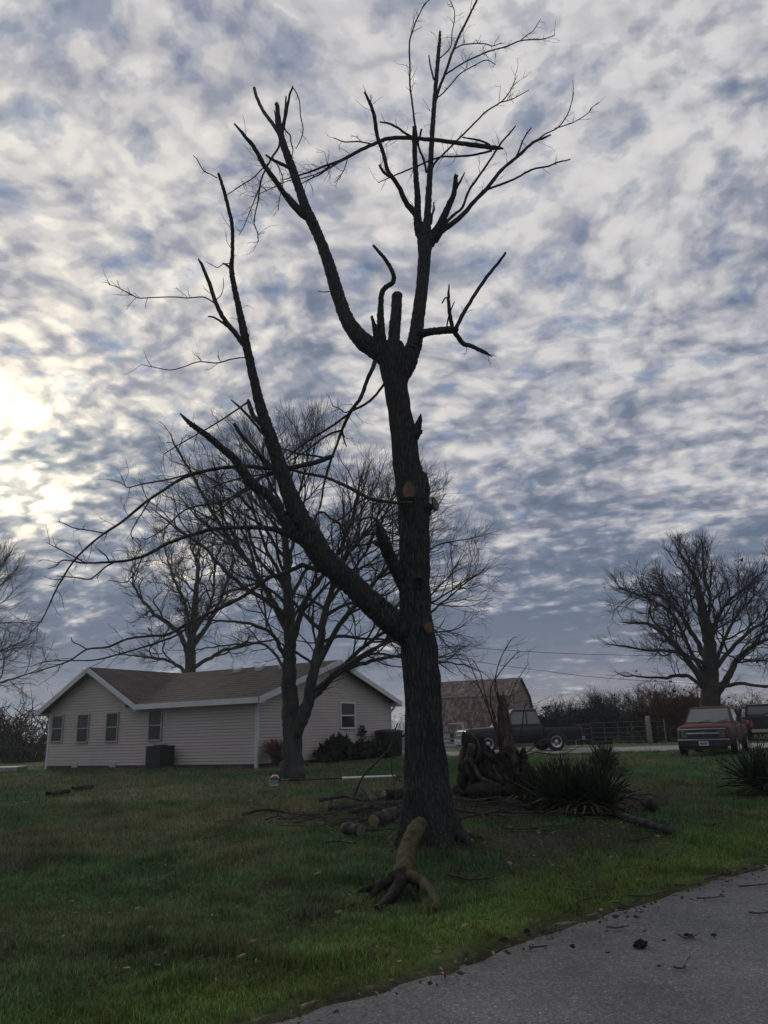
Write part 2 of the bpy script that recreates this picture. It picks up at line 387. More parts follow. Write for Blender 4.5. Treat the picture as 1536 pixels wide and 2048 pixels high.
def road_mat():
    m = bpy.data.materials.new('worn_chip_seal'); m.use_nodes = True; t = NT(m.node_tree); b = t.n['Principled BSDF']
    tc = t.node('ShaderNodeTexCoord'); o = tc.outputs['Object']
    vo = t.node('ShaderNodeTexVoronoi', {'Vector': o, 'Scale': 62.0}); n = t.noise(o, 38, 6, .7); br = t.noise(o, .55, 5, .6)
    st = t.ramp(vo.outputs['Color'], [(.0, (.076, .077, .085)), (.5, (.110, .111, .120)), (.85, (.158, .158, .166)), (1.0, (.28, .28, .28))])
    v = t.ramp(n, [(.3, .72), (.7, 1.25)]); v2 = t.ramp(br, [(.35, .72), (.65, 1.25)])
    t.set(b.inputs['Base Color'], t.mix(1.0, t.mix(1.0, st, v, 'MULTIPLY'), v2, 'MULTIPLY'))
    wob = t.vmath('ADD', o, t.vmath('SCALE', t.noise(o, 1.6, 4, .6, out=1), .7)); ck = t.node('ShaderNodeTexVoronoi', {'Vector': wob, 'Scale': .42}, feature='DISTANCE_TO_EDGE')
    crack = t.ramp(ck.outputs['Distance'], [(.0, .80), (.004, .92), (.009, 1.0)]); src = b.inputs['Base Color'].links[0].from_socket
    t.set(b.inputs['Base Color'], t.mix(1.0, src, crack, 'MULTIPLY'))
    h = t.math('ADD', t.math('MULTIPLY', vo.outputs['Distance'], -1.0), n)
    bp = t.node('ShaderNodeBump', {'Strength': .75, 'Distance': .012, 'Height': h}); t.l.new(bp.outputs[0], b.inputs['Normal'])
    b.inputs['Roughness'].default_value = .85; b.inputs['Specular IOR Level'].default_value = .3
    return m
MT['road'] = road_mat()
MT['gravel'] = mat('pale_gravel', (.20, .195, .19), (.30, .29, .28), 30, .95, .8, 60, spec=.15)
# ------------------------------------------------------------------ ground, road, drive
def axis(lo, hi, step, far_lo, far_hi, g=1.22):
    a = list(np.arange(lo, hi, step)); s = step; x = a[-1]
    while x < far_hi: s *= g; x += s; a.append(x)
    s = step; x = a[0]; b = []
    while x > far_lo: s *= g; x -= s; b.append(x)
    return np.array(b[::-1]+a)
def bare_mask(x, y):
    """trampled, bare soil round the damaged tree and the rotten stump"""
    p = np.stack([x, y, 0*x], -1); n = fbm(p*.8+3, 3)-.5
    a = np.exp(-(((x-1.9)/1.9)**2+((y-11.2)/1.25)**2)*1.1)
    b = np.exp(-(((x-3.4)/2.6)**2+((y-15.0)/1.5)**2)*1.1)
    c = .7*np.exp(-(((x-.2)/1.8)**2+((y-14.0)/1.4)**2))
    e = np.exp(-((road_s(x, y)+edge_off(p)+.02)/.24)**2)
    return np.clip((np.maximum(np.maximum(a, b), c)*1.7+n*1.3)-.25, 0, 1)*.95+e*1.1*np.clip(.9+n*1.5, 0, 1)
def lawn_col(x, y):
    p = np.stack([x, y, 0*x], -1)
    g = np.array([.054, .112, .040]); g2 = np.array([.108, .175, .036]); tan = np.array([.150, .135, .078]); dirt = np.array([.060, .044, .037])
    fieldc = np.array([.072, .062, .046])
    s = road_s(x, y)
    t = np.clip((fbm(p*.55+9, 4)-.50)*3.8+.20 + .25*sstep(-1, -5, x-.25*y*0) , 0, 1)*sstep(.4, 2.5, s)
    t = np.clip(t*(.35+.65*sstep(8, 13, y))*.85, 0, .70)
    k = np.exp(-((s-.6)/.8)**2)
    c = g[None]*(1-k[..., None])+g2[None]*k[..., None]
    c = c*(1-t[..., None])+tan*t[..., None]
    b = np.clip(bare_mask(x, y), 0, 1)[..., None]*.85
    c = c*(1-b)+dirt*b
    v = fbm(p*2.4+50, 3); c = c*(.45+1.1*v)[..., None]
    f = sstep(46, 64, y)[..., None]; c = c*(1-f)+fieldc*f
    return c
def build_ground():
    xs = axis(-13, 15, .15, -900, 900); ys = axis(2.5, 30, .13, -60, 2500)
    X, Y = np.meshgrid(xs, ys); n, m = X.shape
    Z = hgt(X, Y) - .035*(road_s(X, Y) > .25)*(Y < 34)
    Z = np.where(road_s(X, Y) < -.3, -.06, Z)
    mb = MB(); i = np.arange(n-1)[:, None]*m+np.arange(m-1)[None]
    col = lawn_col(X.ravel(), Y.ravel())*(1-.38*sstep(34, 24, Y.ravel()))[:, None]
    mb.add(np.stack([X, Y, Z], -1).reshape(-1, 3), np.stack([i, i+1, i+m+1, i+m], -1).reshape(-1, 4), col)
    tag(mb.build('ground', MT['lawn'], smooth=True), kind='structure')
    # road: one cambered strip running along the lawn's edge
    d = np.array([1, EDGEK])/math.hypot(1, EDGEK); nn = np.array([-d[1], d[0]])
    us = np.linspace(-60, 160, 260); vs = np.linspace(.32, -6.2, 22); mb = MB()
    U, Vv = np.meshgrid(us, vs); n, m = U.shape
    PX = d[0]*U+nn[0]*Vv; PY = EDGE0+d[1]*U+nn[1]*Vv
    PZ = .03*(1-((Vv+2.95)/3.25)**2)-.022 + (fbm(np.stack([PX, PY, 0*PX], -1)*.6, 3)-.5)*.02
    i = np.arange(n-1)[:, None]*m+np.arange(m-1)[None]
    mb.add(np.stack([PX, PY, PZ], -1).reshape(-1, 3), np.stack([i, i+m, i+m+1, i+1], -1).reshape(-1, 4))
    tag(mb.build('road', MT['road'], smooth=True), kind='structure')
    # gravel drive
    xs = np.linspace(2.5, 60, 150); vs = np.linspace(-3.1, 3.1, 12); mb = MB(); X, Vv = np.meshgrid(xs, vs); n, m = X.shape
    e = (fbm(np.stack([X*.7, np.sign(Vv)*9, 0*X], -1), 3)-.5)*.9*(np.abs(Vv) > 2.6)
    Y = 36.5-.10*(X-10)+Vv+e
    Z = hgt(X, Y)+.012-.05*(np.abs(Vv) > 3)
    i = np.arange(n-1)[:, None]*m+np.arange(m-1)[None]
    mb.add(np.stack([X, Y, Z], -1).reshape(-1, 3), np.stack([i, i+1, i+m+1, i+m], -1).reshape(-1, 4))
    tag(mb.build('driveway', MT['gravel'], smooth=True), kind='structure')
build_ground()

def build_grass():
    mb = MB()
    def batch(n, ylo, yhi, hmin, hmax, w, dens_pow, seg):
        y = ylo+(yhi-ylo)*rng.random(n)**dens_pow
        x = (rng.random(n)*2-1)*(y*.56+1.2)
        s = road_s(x, y); b = np.clip(bare_mask(x, y), 0, 1)
        p = np.stack([x, y, 0*x], -1); cl = fbm(p*2.6+31, 3); cl2 = vnoise(p*7.0)
        keep = (s+edge_off(p) > -.02+.16*rng.random(n)) & (rng.random(n) > b*.93*(s+edge_off(p) > .12)) & (rng.random(n) < .35+1.1*cl)
        keep &= drive_mask(x, y) < .3
        x, y, cl, cl2, s = x[keep], y[keep], cl[keep], cl2[keep], s[keep]; n = len(x)
        z = hgt(x, y)-.035
        tuft = sstep(.56, .75, cl)
        h = (hmin+(hmax-hmin)*rng.random(n)**1.5)*(.45+.9*cl2*.7+1.3*tuft)*(1-.12*np.exp(-((s-.5)/.6)**2))
        a = rng.random(n)*6.283; lean = (.25+.65*rng.random(n))*h
        dx, dy = np.cos(a)*lean, np.sin(a)*lean
        a2 = a+1.57+(rng.random(n)-.5); ww = w*(.7+.6*rng.random(n))*(1+y*.012)
        wx, wy = np.cos(a2)*ww, np.sin(a2)*ww
        col = lawn_col(x, y); dry = (rng.random(n) < .10+.22*np.clip(fbm(np.stack([x, y, 0*x], -1)*.55+9, 4)-.35, 0, 1)*2)
        col = np.where(dry[:, None], np.array([.15, .125, .075])*(.6+.6*rng.random((n, 1))), col*(.45+1.4*rng.random((n, 1))**1.3))
        col[:, 1] *= 1+.18*(rng.random(n)-.3)
        B = np.stack([x, y, z], -1); W = np.stack([wx, wy, 0*wx], -1); D = np.stack([dx, dy, 0*dx], -1); H = np.stack([0*h, 0*h, h], -1)
        if seg == 2:
            V = np.stack([B-W, B+W, B+.30*D+.62*H-.8*W, B+.30*D+.62*H+.8*W, B+D+H*.98], 1).reshape(-1, 3)
            k = np.arange(n)[:, None]*5
            C = np.repeat(col, 5, 0)
            mb.add(V, np.vstack([k+np.array([0, 1, 3]), k+np.array([0, 3, 2]), k+np.array([2, 3, 4])]), C)
        else:
            V = np.stack([B-W, B+W, B+D+H], 1).reshape(-1, 3); k = np.arange(n)[:, None]*3
            mb.add(V, k+np.array([0, 1, 2]), np.repeat(col, 3, 0))
    batch(190000, 4.2, 9.5, .025, .070, .0030, 1.0, 2)
    batch(230000, 9.0, 17.5, .035, .095, .0048, .9, 1)
    batch(190000, 17.0, 40.0, .04, .10, .0075, .9, 1)
    tag(mb.build('grass', MT['blade']), label='short patchy winter grass covering the yard', kind='stuff')
build_grass()

# ------------------------------------------------------------------ house
def build_house():
    C0 = np.array([-4.78, 28.5]); wd = np.array([-5.16, 2.9]); wd /= np.hypot(*wd)       # along the long front, away from the corner
    sd_ = np.array([2.9, 5.16]); sd_ /= np.hypot(*sd_)                                      # along the gable end
    LEN, WID = 11.25, 9.75; ZB, ZE, ZR = .50, 2.92, 4.42
    G0, G1 = 5.95, 11.25; GM = (G0+G1)/2
    def W(a, b, z): q = C0+wd*a+sd_*b; return np.array([q[0], q[1], z])
    nf = -sd_; ng = -wd                       # outward normals of the front and of the gable end
    N3f = np.array([nf[0], nf[1], 0]); N3g = np.array([ng[0], ng[1], 0])
    house = empty('house', W(LEN/2, WID/2, ZB-.1), 0, 'long single storey house with pale lap siding and brown shingle roof', 'house')
    o0 = np.array(house.location)
    def put(mb, name, m, parent=house, smooth=False):
        o = mb.build(name, m, None, smooth, loc=o0); o.parent = parent
        o.location = (0, 0, 0) if parent is house else (0, 0, 0)
        return o
    # foundation
    mb = MB()
    P = [W(.01, .01, -.3), W(LEN-.01, .01, -.3), W(LEN-.01, WID-.01, -.3), W(.01, WID-.01, -.3)]
    mb.prism(P, (0, 0, ZB+.41)); put(mb, 'foundation', MT['concrete'])
    # lap siding, real stepped courses; width limits follow the gable slopes
    def siding(face, a0, a1, top, name):
        mb = MB(); nrm = N3f if face == 'f' else N3g
        pt = (lambda a, z: W(a, 0, z)) if face == 'f' else (lambda a, z: W(0, a, z))
        e = .112; k = 1
        while ZB+k*e < ZR+.1:
            z0, z1 = ZB+k*e, ZB+(k+1)*e
            l0, h0 = top(z0); l1, h1 = top(z1)
            if h0-l0 < .05: break
            if h1-l1 < 0: l1 = h1 = (l1+h1)/2
            A, B, Cc, D = pt(l0, z0+.010)+nrm*.020, pt(h0, z0+.010)+nrm*.020, pt(h1, z1)+nrm*.003, pt(l1, z1)+nrm*.003
            A2, B2 = pt(l0, z0)+nrm*.0, pt(h0, z0)+nrm*.0
            mb.add([A, B, Cc, D, A2, B2], [[0, 1, 2, 3], [4, 5, 1, 0]]); k += 1
        # solid core behind the courses
        return put(mb, name, MT['siding'])
    sl_g = (ZR-ZE)/((G1-G0)/2)
    def top_f(z):
        if z <= ZE: return 0.0, LEN
        d = (z-ZE)/sl_g; return G0+d, G1-d
    siding('f', 0, LEN, top_f, 'siding')
    sl_m = (ZR-ZE)/(WID/2)
    def top_g(z):
        if z <= ZE: return 0.0, WID
        d = (z-ZE)/sl_m; return d, WID-d
    siding('g', 0, WID, top_g, 'siding')
    mb = MB()
    mb.prism([W(.03, .03, ZB), W(LEN-.03, .03, ZB), W(LEN-.03, WID-.03, ZB), W(.03, WID-.03, ZB)], (0, 0, ZE-ZB-.02))
    put(mb, 'wall', MT['siding'])
    # roofs: slabs with thickness
    OV, TH = .42, .10
    def slab(name, quad, m=MT['shingle']):
        mb = MB(); Q = np.array(quad); n = np.cross(Q[1]-Q[0], Q[3]-Q[0]); n /= np.linalg.norm(n)
        if n[2] < 0: n = -n
        mb.prism(Q, n*TH)
        # shingle courses: thin lapped strips on the top face
        k = 16
        for i in range(k):
            t0, t1 = i/k, (i+1.12)/k; t1 = min(t1, 1)
            a, b = Q[0]*(1-t0)+Q[3]*t0, Q[1]*(1-t0)+Q[2]*t0; c, d = Q[1]*(1-t1)+Q[2]*t1, Q[0]*(1-t1)+Q[3]*t1
            mb.add([a+n*(TH+.016), b+n*(TH+.016), c+n*(TH+.004), d+n*(TH+.004), a+n*TH, b+n*TH], [[0, 1, 2, 3], [4, 5, 1, 0]])
        return put(mb, name, m)
    zo = OV*sl_m
    roof = slab('roof', [W(-.40, -OV, ZE-zo), W(G0+.3, -OV, ZE-zo), W(G0+.3, WID/2, ZR), W(-.40, WID/2, ZR)])
    slab('roof', [W(G0+.3, .4, ZE+.4*sl_m), W(LEN+.3, .4, ZE+.4*sl_m), W(LEN+.3, WID/2, ZR), W(G0+.3, WID/2, ZR)])
    slab('roof', [W(LEN+.3, WID+OV, ZE-zo), W(-.40, WID+OV, ZE-zo), W(-.40, WID/2, ZR), W(LEN+.3, WID/2, ZR)])
    zg = .30*sl_g
    slab('roof', [W(G0-.30, -OV, ZE-zg), W(G0-.30, WID/2+.1, ZE-zg), W(GM, WID/2+.1, ZR+.01), W(GM, -OV, ZR+.01)][::-1] if 0 else [W(G0-.30, WID/2, ZE-zg+.012), W(G0-.30, -OV, ZE-zg+.012), W(GM, -OV, ZR+.012), W(GM, WID/2, ZR+.012)])
    slab('roof', [W(G1+.30, -OV, ZE-zg+.012), W(G1+.30, WID/2, ZE-zg+.012), W(GM, WID/2, ZR+.012), W(GM, -OV, ZR+.012)])
    # soffit, fascia and rake boards
    def board(name, a, b, down=.20, off=(0, 0, 0), th=.03, m=MT['trim'], z_up=.11):
        mb = MB(); a = np.array(a)+off; b = np.array(b)+off
        d = b-a; d = d/np.linalg.norm(d); n = np.cross(d, (0, 0, 1)); n /= np.linalg.norm(n); up = np.array([0, 0, 1.])
        Q = [a+up*z_up, b+up*z_up, b-up*down+up*z_up, a-up*down+up*z_up]
        mb.prism(np.array(Q)-n*th/2, n*th); return put(mb, name, m)
    of = N3f*.018; og = N3g*.018
    board('fascia', W(-.40, -OV, ZE-zo), W(G0-.28, -OV, ZE-zo), off=of)
    board('rake_board', W(GM, -OV, ZR), W(G0-.30, -OV, ZE-zg), off=of*1.3, down=.22)
    board('rake_board', W(GM, -OV, ZR), W(G1+.30, -OV, ZE-zg), off=of*1.3, down=.22)
    board('rake_board', W(-.40, -OV, ZE-zo), W(-.40, WID/2, ZR), off=og*1.3, down=.22)
    board('rake_board', W(-.40, WID/2, ZR), W(-.40, WID+OV, ZE-zo), off=og*1.3, down=.22)
    mb = MB()
    mb.prism([W(-.38, -OV+.02, ZE-zo-.085), W(G0-.3, -OV+.02, ZE-zo-.085), W(G0-.3, .0, ZE-zo-.085), W(-.38, .0, ZE-zo-.085)], (0, 0, .02)); put(mb, 'soffit', MT['trim'])
    for b0, b1 in ((-OV, 0), (WID, WID+OV)):
        mb = MB(); mb.prism([W(-.385, b0, ZE-zo-.10), W(0, b0, ZE-zo-.10), W(0, b1, ZE-zo-.10), W(-.385, b1, ZE-zo-.10)], (0, 0, .16)); put(mb, 'eave_return', MT['trim'])
    # corner boards
    def corner(a, b):
        mb = MB(); q = W(a, b, ZB-.02); r = .075
        for (u0, u1, v0, v1) in ((-.035, r, -.035, -.0),(-.035, 0, 0, r)):
            mb.prism([W(a+u0 if a < 1 else a-u0, b+v0 if b < 1 else b-v0, ZB-.02), W(a+u1 if a < 1 else a-u1, b+v0 if b < 1 else b-v0, ZB-.02),
                      W(a+u1 if a < 1 else a-u1, b+v1 if b < 1 else b-v1, ZB-.02), W(a+u0 if a < 1 else a-u0, b+v1 if b < 1 else b-v1, ZB-.02)], (0, 0, ZE-ZB-.12))
        put(mb, 'corner_board', MT['trim'])
    corner(0, 0); corner(LEN, 0); corner(0, WID)
    # windows
    def solve(px, face):
        d = ray(px, 1450)
        A = np.array([[d[0], -(wd[0] if face == 'f' else sd_[0])], [d[1], -(wd[1] if face == 'f' else sd_[1])]])
        return np.linalg.solve(A, C0-CAM[:2])[1]
    def window(face, px, w, z0, z1, fm, inner=None):
        a = solve(px, face); nrm = N3f if face == 'f' else N3g; ax = wd if face == 'f' else sd_; ax = np.array([ax[0], ax[1], 0])
        c = W(a, 0, 0) if face == 'f' else W(0, a, 0)
        def bx(mb, u0, u1, v0, v1, d0, d1):
            d0, d1 = (d0+.026 if d0 else 0), d1+.026
            P = [c+ax*u0+nrm*d0+np.array([0, 0, v0]), c+ax*u1+nrm*d0+np.array([0, 0, v0]), c+ax*u1+nrm*d0+np.array([0, 0, v1]), c+ax*u0+nrm*d0+np.array([0, 0, v1])]
            mb.prism(P, nrm*(d1-d0))
        mb = MB(); f = .055
        bx(mb, -w/2-f, w/2+f, z1, z1+f, 0, .05); bx(mb, -w/2-f, w/2+f, z0-f, z0, 0, .06)
        bx(mb, -w/2-f, -w/2, z0, z1, 0, .048); bx(mb, w/2, w/2+f, z0, z1, 0, .048)
        win = put(mb, 'window', fm); zm = (z0+z1)/2
        mb = MB(); bx(mb, -w/2, w/2, zm-.022, zm+.022, .02, .044); put(mb, 'sash_rail', fm, win)
        for q0, q1 in ((z0, zm-.022), (zm+.022, z1)):
            mb = MB(); bx(mb, -w/2, w/2, q0, q1, .024, .030 if q0 > z0 else .027); g = put(mb, 'pane', MT['glass'], win)
        if inner:
            mb = MB(); bx(mb, -w/2+.03, w/2-.03, zm+.05, z1-.06, .031, .034); put(mb, 'curtain', MT['curtain'], win)
    window('f', 117, .60, 1.62, 2.62, MT['frame_dim']); window('f', 168, .60, 1.56, 2.62, MT['frame_dim'], 1)
    window('f', 226, .60, 1.56, 2.62, MT['frame_dim']); window('f', 312, .62, 1.56, 2.62, MT['frame_dim'], 1)
    window('g', 694, 1.05, 1.80, 2.78, MT['frame'])
    # vents low on the wall, roof vents, downspouts
    for px in (157, 232): 
        a = solve(px, 'f'); mb = MB(); mb.prism([W(a-.16, -.06, ZB+.05), W(a+.16, -.06, ZB+.05), W(a+.16, 0, ZB+.05), W(a-.16, 0, ZB+.05)], (0, 0, .18)); put(mb, 'wall_vent', MT['gutter'])
    for a in (1.9, 3.2, 4.4):
        b = WID/2-.75; z = ZR-.75*sl_m+.12
        mb = MB(); mb.prism([W(a-.17, b-.17, z-.05), W(a+.17, b-.17, z-.05), W(a+.14, b+.14, z+.06), W(a-.14, b+.14, z+.06)], (0, 0, .13)); put(mb, 'roof_vent', MT['gutter'])
    def spout(a, b, ex, top):
        e = np.array([ex[0], ex[1], 0.]); base = W(a, b, 0)
        P = [base+e*.50+np.array([0, 0, top]), base+e*.45+np.array([0, 0, top-.14]), base+e*.10+np.array([0, 0, top-.36]), base+e*.08+np.array([0, 0, top-.5]), base+e*.08+np.array([0, 0, ZB+.12]), base+e*.11+np.array([0, 0, ZB+.02]), base+e*.40+np.array([0, 0, ZB-.10])]
        mb = MB(); mb.tube(P, [.045]*len(P), 6); put(mb, 'downspout', MT['gutter'])
    spout(LEN+.02, .12, wd, ZE-.05); spout(-.02, WID-.1, sd_, ZE-.12)
    mb = MB()
    mb.tube([W(G1+.34, -OV, ZE-zg-.02), W(G1+.34, WID/2, ZE-zg-.02)], [.06, .06], 8); put(mb, 'gutter', MT['gutter'])
    return W, solve
HW, HSOLVE = build_house()

def build_barn():
    A = at(1024, 1500, 60.0); A[2] = .05
    rd = np.array([-7.2, 3.0]); rd /= np.hypot(*rd); gd = np.array([3.0, 7.2]); gd /= np.hypot(*gd)
    LEN, WID = 8.2, 8.0
    def W(a, b, z): q = A[:2]+rd*a+gd*b; return np.array([q[0], q[1], z])
    ZE, ZK, ZR = 1.80, 3.95, 5.40; K = 1.25
    barn = empty('barn', W(LEN/2, WID/2, 0), 0, 'old gambrel barn with rusty tin roof and white lower wall', 'barn')
    o0 = np.array(barn.location)
    def put(mb, name, m, parent=barn):
        o = mb.build(name, m, None, loc=o0); o.parent = parent; o.location = (0, 0, 0); return o
    mb = MB(); mb.prism([W(0, 0, -.5), W(LEN, 0, -.5), W(LEN, .12, -.5), W(0, .12, -.5)], (0, 0, ZE+.4)); put(mb, 'wall', MT['white_wood'])
    gp = [(0, -.5), (WID, -.5), (WID, ZE), (WID-K, ZK), (WID/2, ZR), (K, ZK), (0, ZE)]
    # gable boards, one by one
    n = 26
    def topz(b):
        b = min(b, WID-b); return ZE+(ZK-ZE)*b/K if b < K else ZK+(ZR-ZK)*(b-K)/(WID/2-K)
    for i in range(n):
        b0, b1 = WID*i/n+.008, WID*(i+1)/n-.008; mb = MB(); dd = .02*(i % 3)*.5
        mb.prism([W(-dd-.02, b0, -.4), W(-dd-.02, b1, -.4), W(-dd-.02, b1, topz(b1)-.06), W(-dd-.02, b0, topz(b0)-.06)], np.array([rd[0], rd[1], 0])*.05); put(mb, 'gable_board', MT['barn_gable'])
    mb = MB(); mb.prism([W(.06, b, z-.1 if z > 1 else z) for b, z in gp], np.array([rd[0], rd[1], 0])*.1); put(mb, 'gable_frame', MT['barn_gable'])
    mb = MB(); mb.prism([W(LEN-.15, b, z-.06 if z > 1 else z) for b, z in gp], np.array([rd[0], rd[1], 0])*.1); put(mb, 'gable_frame', MT['barn_gable'])
    ns = 14
    for sidek in (0, 1):
        f = (lambda b: b) if sidek == 0 else (lambda b: WID-b)
        for (b0, z0, b1, z1) in ((-.25, ZE-.35, K, ZK), (K-.06, ZK+.0, WID/2, ZR)):
            for i in range(ns):
                a0, a1 = -.25+(LEN+.4)*i/ns+.01, -.25+(LEN+.4)*(i+1)/ns-.01; lift = .02+.014*(i % 2)+.006*rng.random()
                mb = MB(); m = 5
                aa = np.linspace(a0, a1, m*2+1); rp = np.where(np.arange(m*2+1) % 2 == 0, 0, .028)
                lo = np.array([W(a, f(b0), z0+lift+r) for a, r in zip(aa, rp)]); hi = np.array([W(a, f(b1), z1+lift+r) for a, r in zip(aa, rp)])
                k = np.arange(m*2)[:, None]; mb.add(np.vstack([lo, hi]), np.hstack([k, k+1, k+2*m+2, k+2*m+1]))
                put(mb, 'roof_panel', MT['rust'])
    # window, door and trim in the white wall
    for a in (4.4,):
        mb = MB(); nn = -np.array([gd[0], gd[1], 0])
        mb.prism([W(a-.45, 0, .55)+nn*.04, W(a+.45, 0, .55)+nn*.04, W(a+.45, 0, 1.35)+nn*.04, W(a-.45, 0, 1.35)+nn*.04], -nn*.035); w = put(mb, 'window', MT['white_wood'])
        for u in (-.38, .04):
            mb = MB(); mb.prism([W(a+u, 0, .62)+nn*.05, W(a+u+.34, 0, .62)+nn*.05, W(a+u+.34, 0, 1.28)+nn*.05, W(a+u, 0, 1.28)+nn*.05], -nn*.006); put(mb, 'pane', MT['glass'], w)
    mb = MB(); mb.prism([W(-.2, -.22, ZE-.38), W(LEN, -.22, ZE-.38), W(LEN, -.02, ZE-.38), W(-.2, -.02, ZE-.38)], (0, 0, .07)); put(mb, 'eave_board', MT['white_wood'])
    # plank fence standing in front of the white wall
    fe = empty('plank_fence', W(5, -3, 0), 0, 'low grey plank fence in front of the white barn wall', 'fence'); o1 = np.array(fe.location)
    for z in (.25, .55, .85):
        mb = MB(); q = [W(1.2, -3, z), W(7.6, -3, z), W(7.6, -2.96, z), W(1.2, -2.96, z)]; mb.prism(q, (0, 0, .14)); o = mb.build('rail', MT['fence'], None, loc=o1); o.parent = fe; o.location = (0, 0, 0)
    for a in np.arange(1.2, 7.6, 2.05):
        mb = MB(); mb.prism([W(a, -2.95, -.4), W(a+.14, -2.95, -.4), W(a+.14, -2.8, -.4), W(a, -2.8, -.4)], (0, 0, 1.5)); o = mb.build('post', MT['fence'], None, loc=o1); o.parent = fe; o.location = (0, 0, 0)
    p = at(928, 1500, 52); z = hz(p[0], p[1]); mb = MB(); mb.tube([(p[0], p[1], z-.2), (p[0], p[1], z+1.65)], [.07, .065], 8)
    mb.tube([(p[0]-.9, p[1], z+1.62), (p[0]+.05, p[1], z+1.66)], [.04, .04], 6)
    tag(mb.build('white_post', MT['white_wood'], loc=(p[0], p[1], z)), 'pale upright post with a short arm beside the barn', 'post')
build_barn()
# ------------------------------------------------------------------ the storm-damaged tree (surveyed limb by limb)
TY = 11.0
LIMB = {}                     # name -> resampled array (px, py, r_px, Y)
def twiglets(mb, P, R, n, lmin, lmax, f0=.15, r0=.005, sides=4, up=.25):
    m = len(P)
    for _ in range(n):
        i = int(m*(f0+(1-f0)*rng.random()))
        i = min(max(i, 1), m-1)
        T = P[i]-P[i-1]; L = np.linalg.norm(T)
        if L < 1e-6: continue
        T = T/L; v = rng.normal(size=3); v -= T*v.dot(T); v /= np.linalg.norm(v)
        d = T*(.35+.7*rng.random())+v*(.5+.6*rng.random())+np.array([0, 0, up]); d /= np.linalg.norm(d)
        ln = lmin+(lmax-lmin)*rng.random(); k = 5; pts = [P[i].copy()]
        for _k in range(k):
            d = d+rng.normal(size=3)*.22; d /= np.linalg.norm(d); pts.append(pts[-1]+d*ln/k)
        r = min(R[i]*.8, r0); mb.tube(np.array(pts), np.linspace(r, r*.45, k+1), sides, cap0=False)
        for _c in range(2):
            if rng.random() < .65:
                j = rng.integers(1, k); dd = d+rng.normal(size=3)*.7; dd /= np.linalg.norm(dd); l2 = ln*.4*(.4+rng.random())
                q = [pts[j], pts[j]+dd*l2*.5, pts[j]+dd*l2+rng.normal(size=3)*l2*.15]; mb.tube(np.array(q), [r*.6, r*.5, r*.35], 3, cap0=False)
def limb(name, parent, dY, pts, obj='branch', under=None, tw=None, jag=1.2, sides=None, material='bark', Y0=None, wob=.035, mb=None):
    A = np.array(pts, float)
    if Y0 is None:
        Q = LIMB[parent]; Y0 = Q[np.argmin((Q[:, 0]-A[0, 0])**2+(Q[:, 1]-A[0, 1])**2), 3]
    S = spline(A, 12 if A[:, 2].max() > 8 else 5); L = np.concatenate([[0], np.cumsum(np.hypot(*np.diff(S[:, :2], axis=0).T))]); f = L/L[-1]
    Y = Y0+dY*f**1.15; LIMB[name] = np.column_stack([S, Y])
    P = np.array([at(x, y, yy) for (x, y, r), yy in zip(S, Y)]); R = np.array([max(r, .35)*scale_at(x, y, yy) for (x, y, r), yy in zip(S, Y)])
    if len(P) > 3 and wob:
        big = np.clip(.03/R, .15, 1); n = rng.normal(size=P.shape)*(R*big)[:, None]*wob*2.5; n[0] = 0; P = P+n
        R = R*(1+rng.normal(size=len(R))*wob*big)
    own = mb is None
    if own: mb = MB()
    s = sides or int(np.clip(R.max()*170, 5, 26))
    mb.tube(P, R, s, cap0=False, jag=jag, rough=.075 if R.max() > .05 else .05 if R.max() > .03 else 0)
    if tw: twiglets(mb, P, R, *tw)
    if own: return mb.build(obj, MT['trunk_bark' if R.max() > .05 and material == 'bark' else material], under, smooth=True, loc=None)
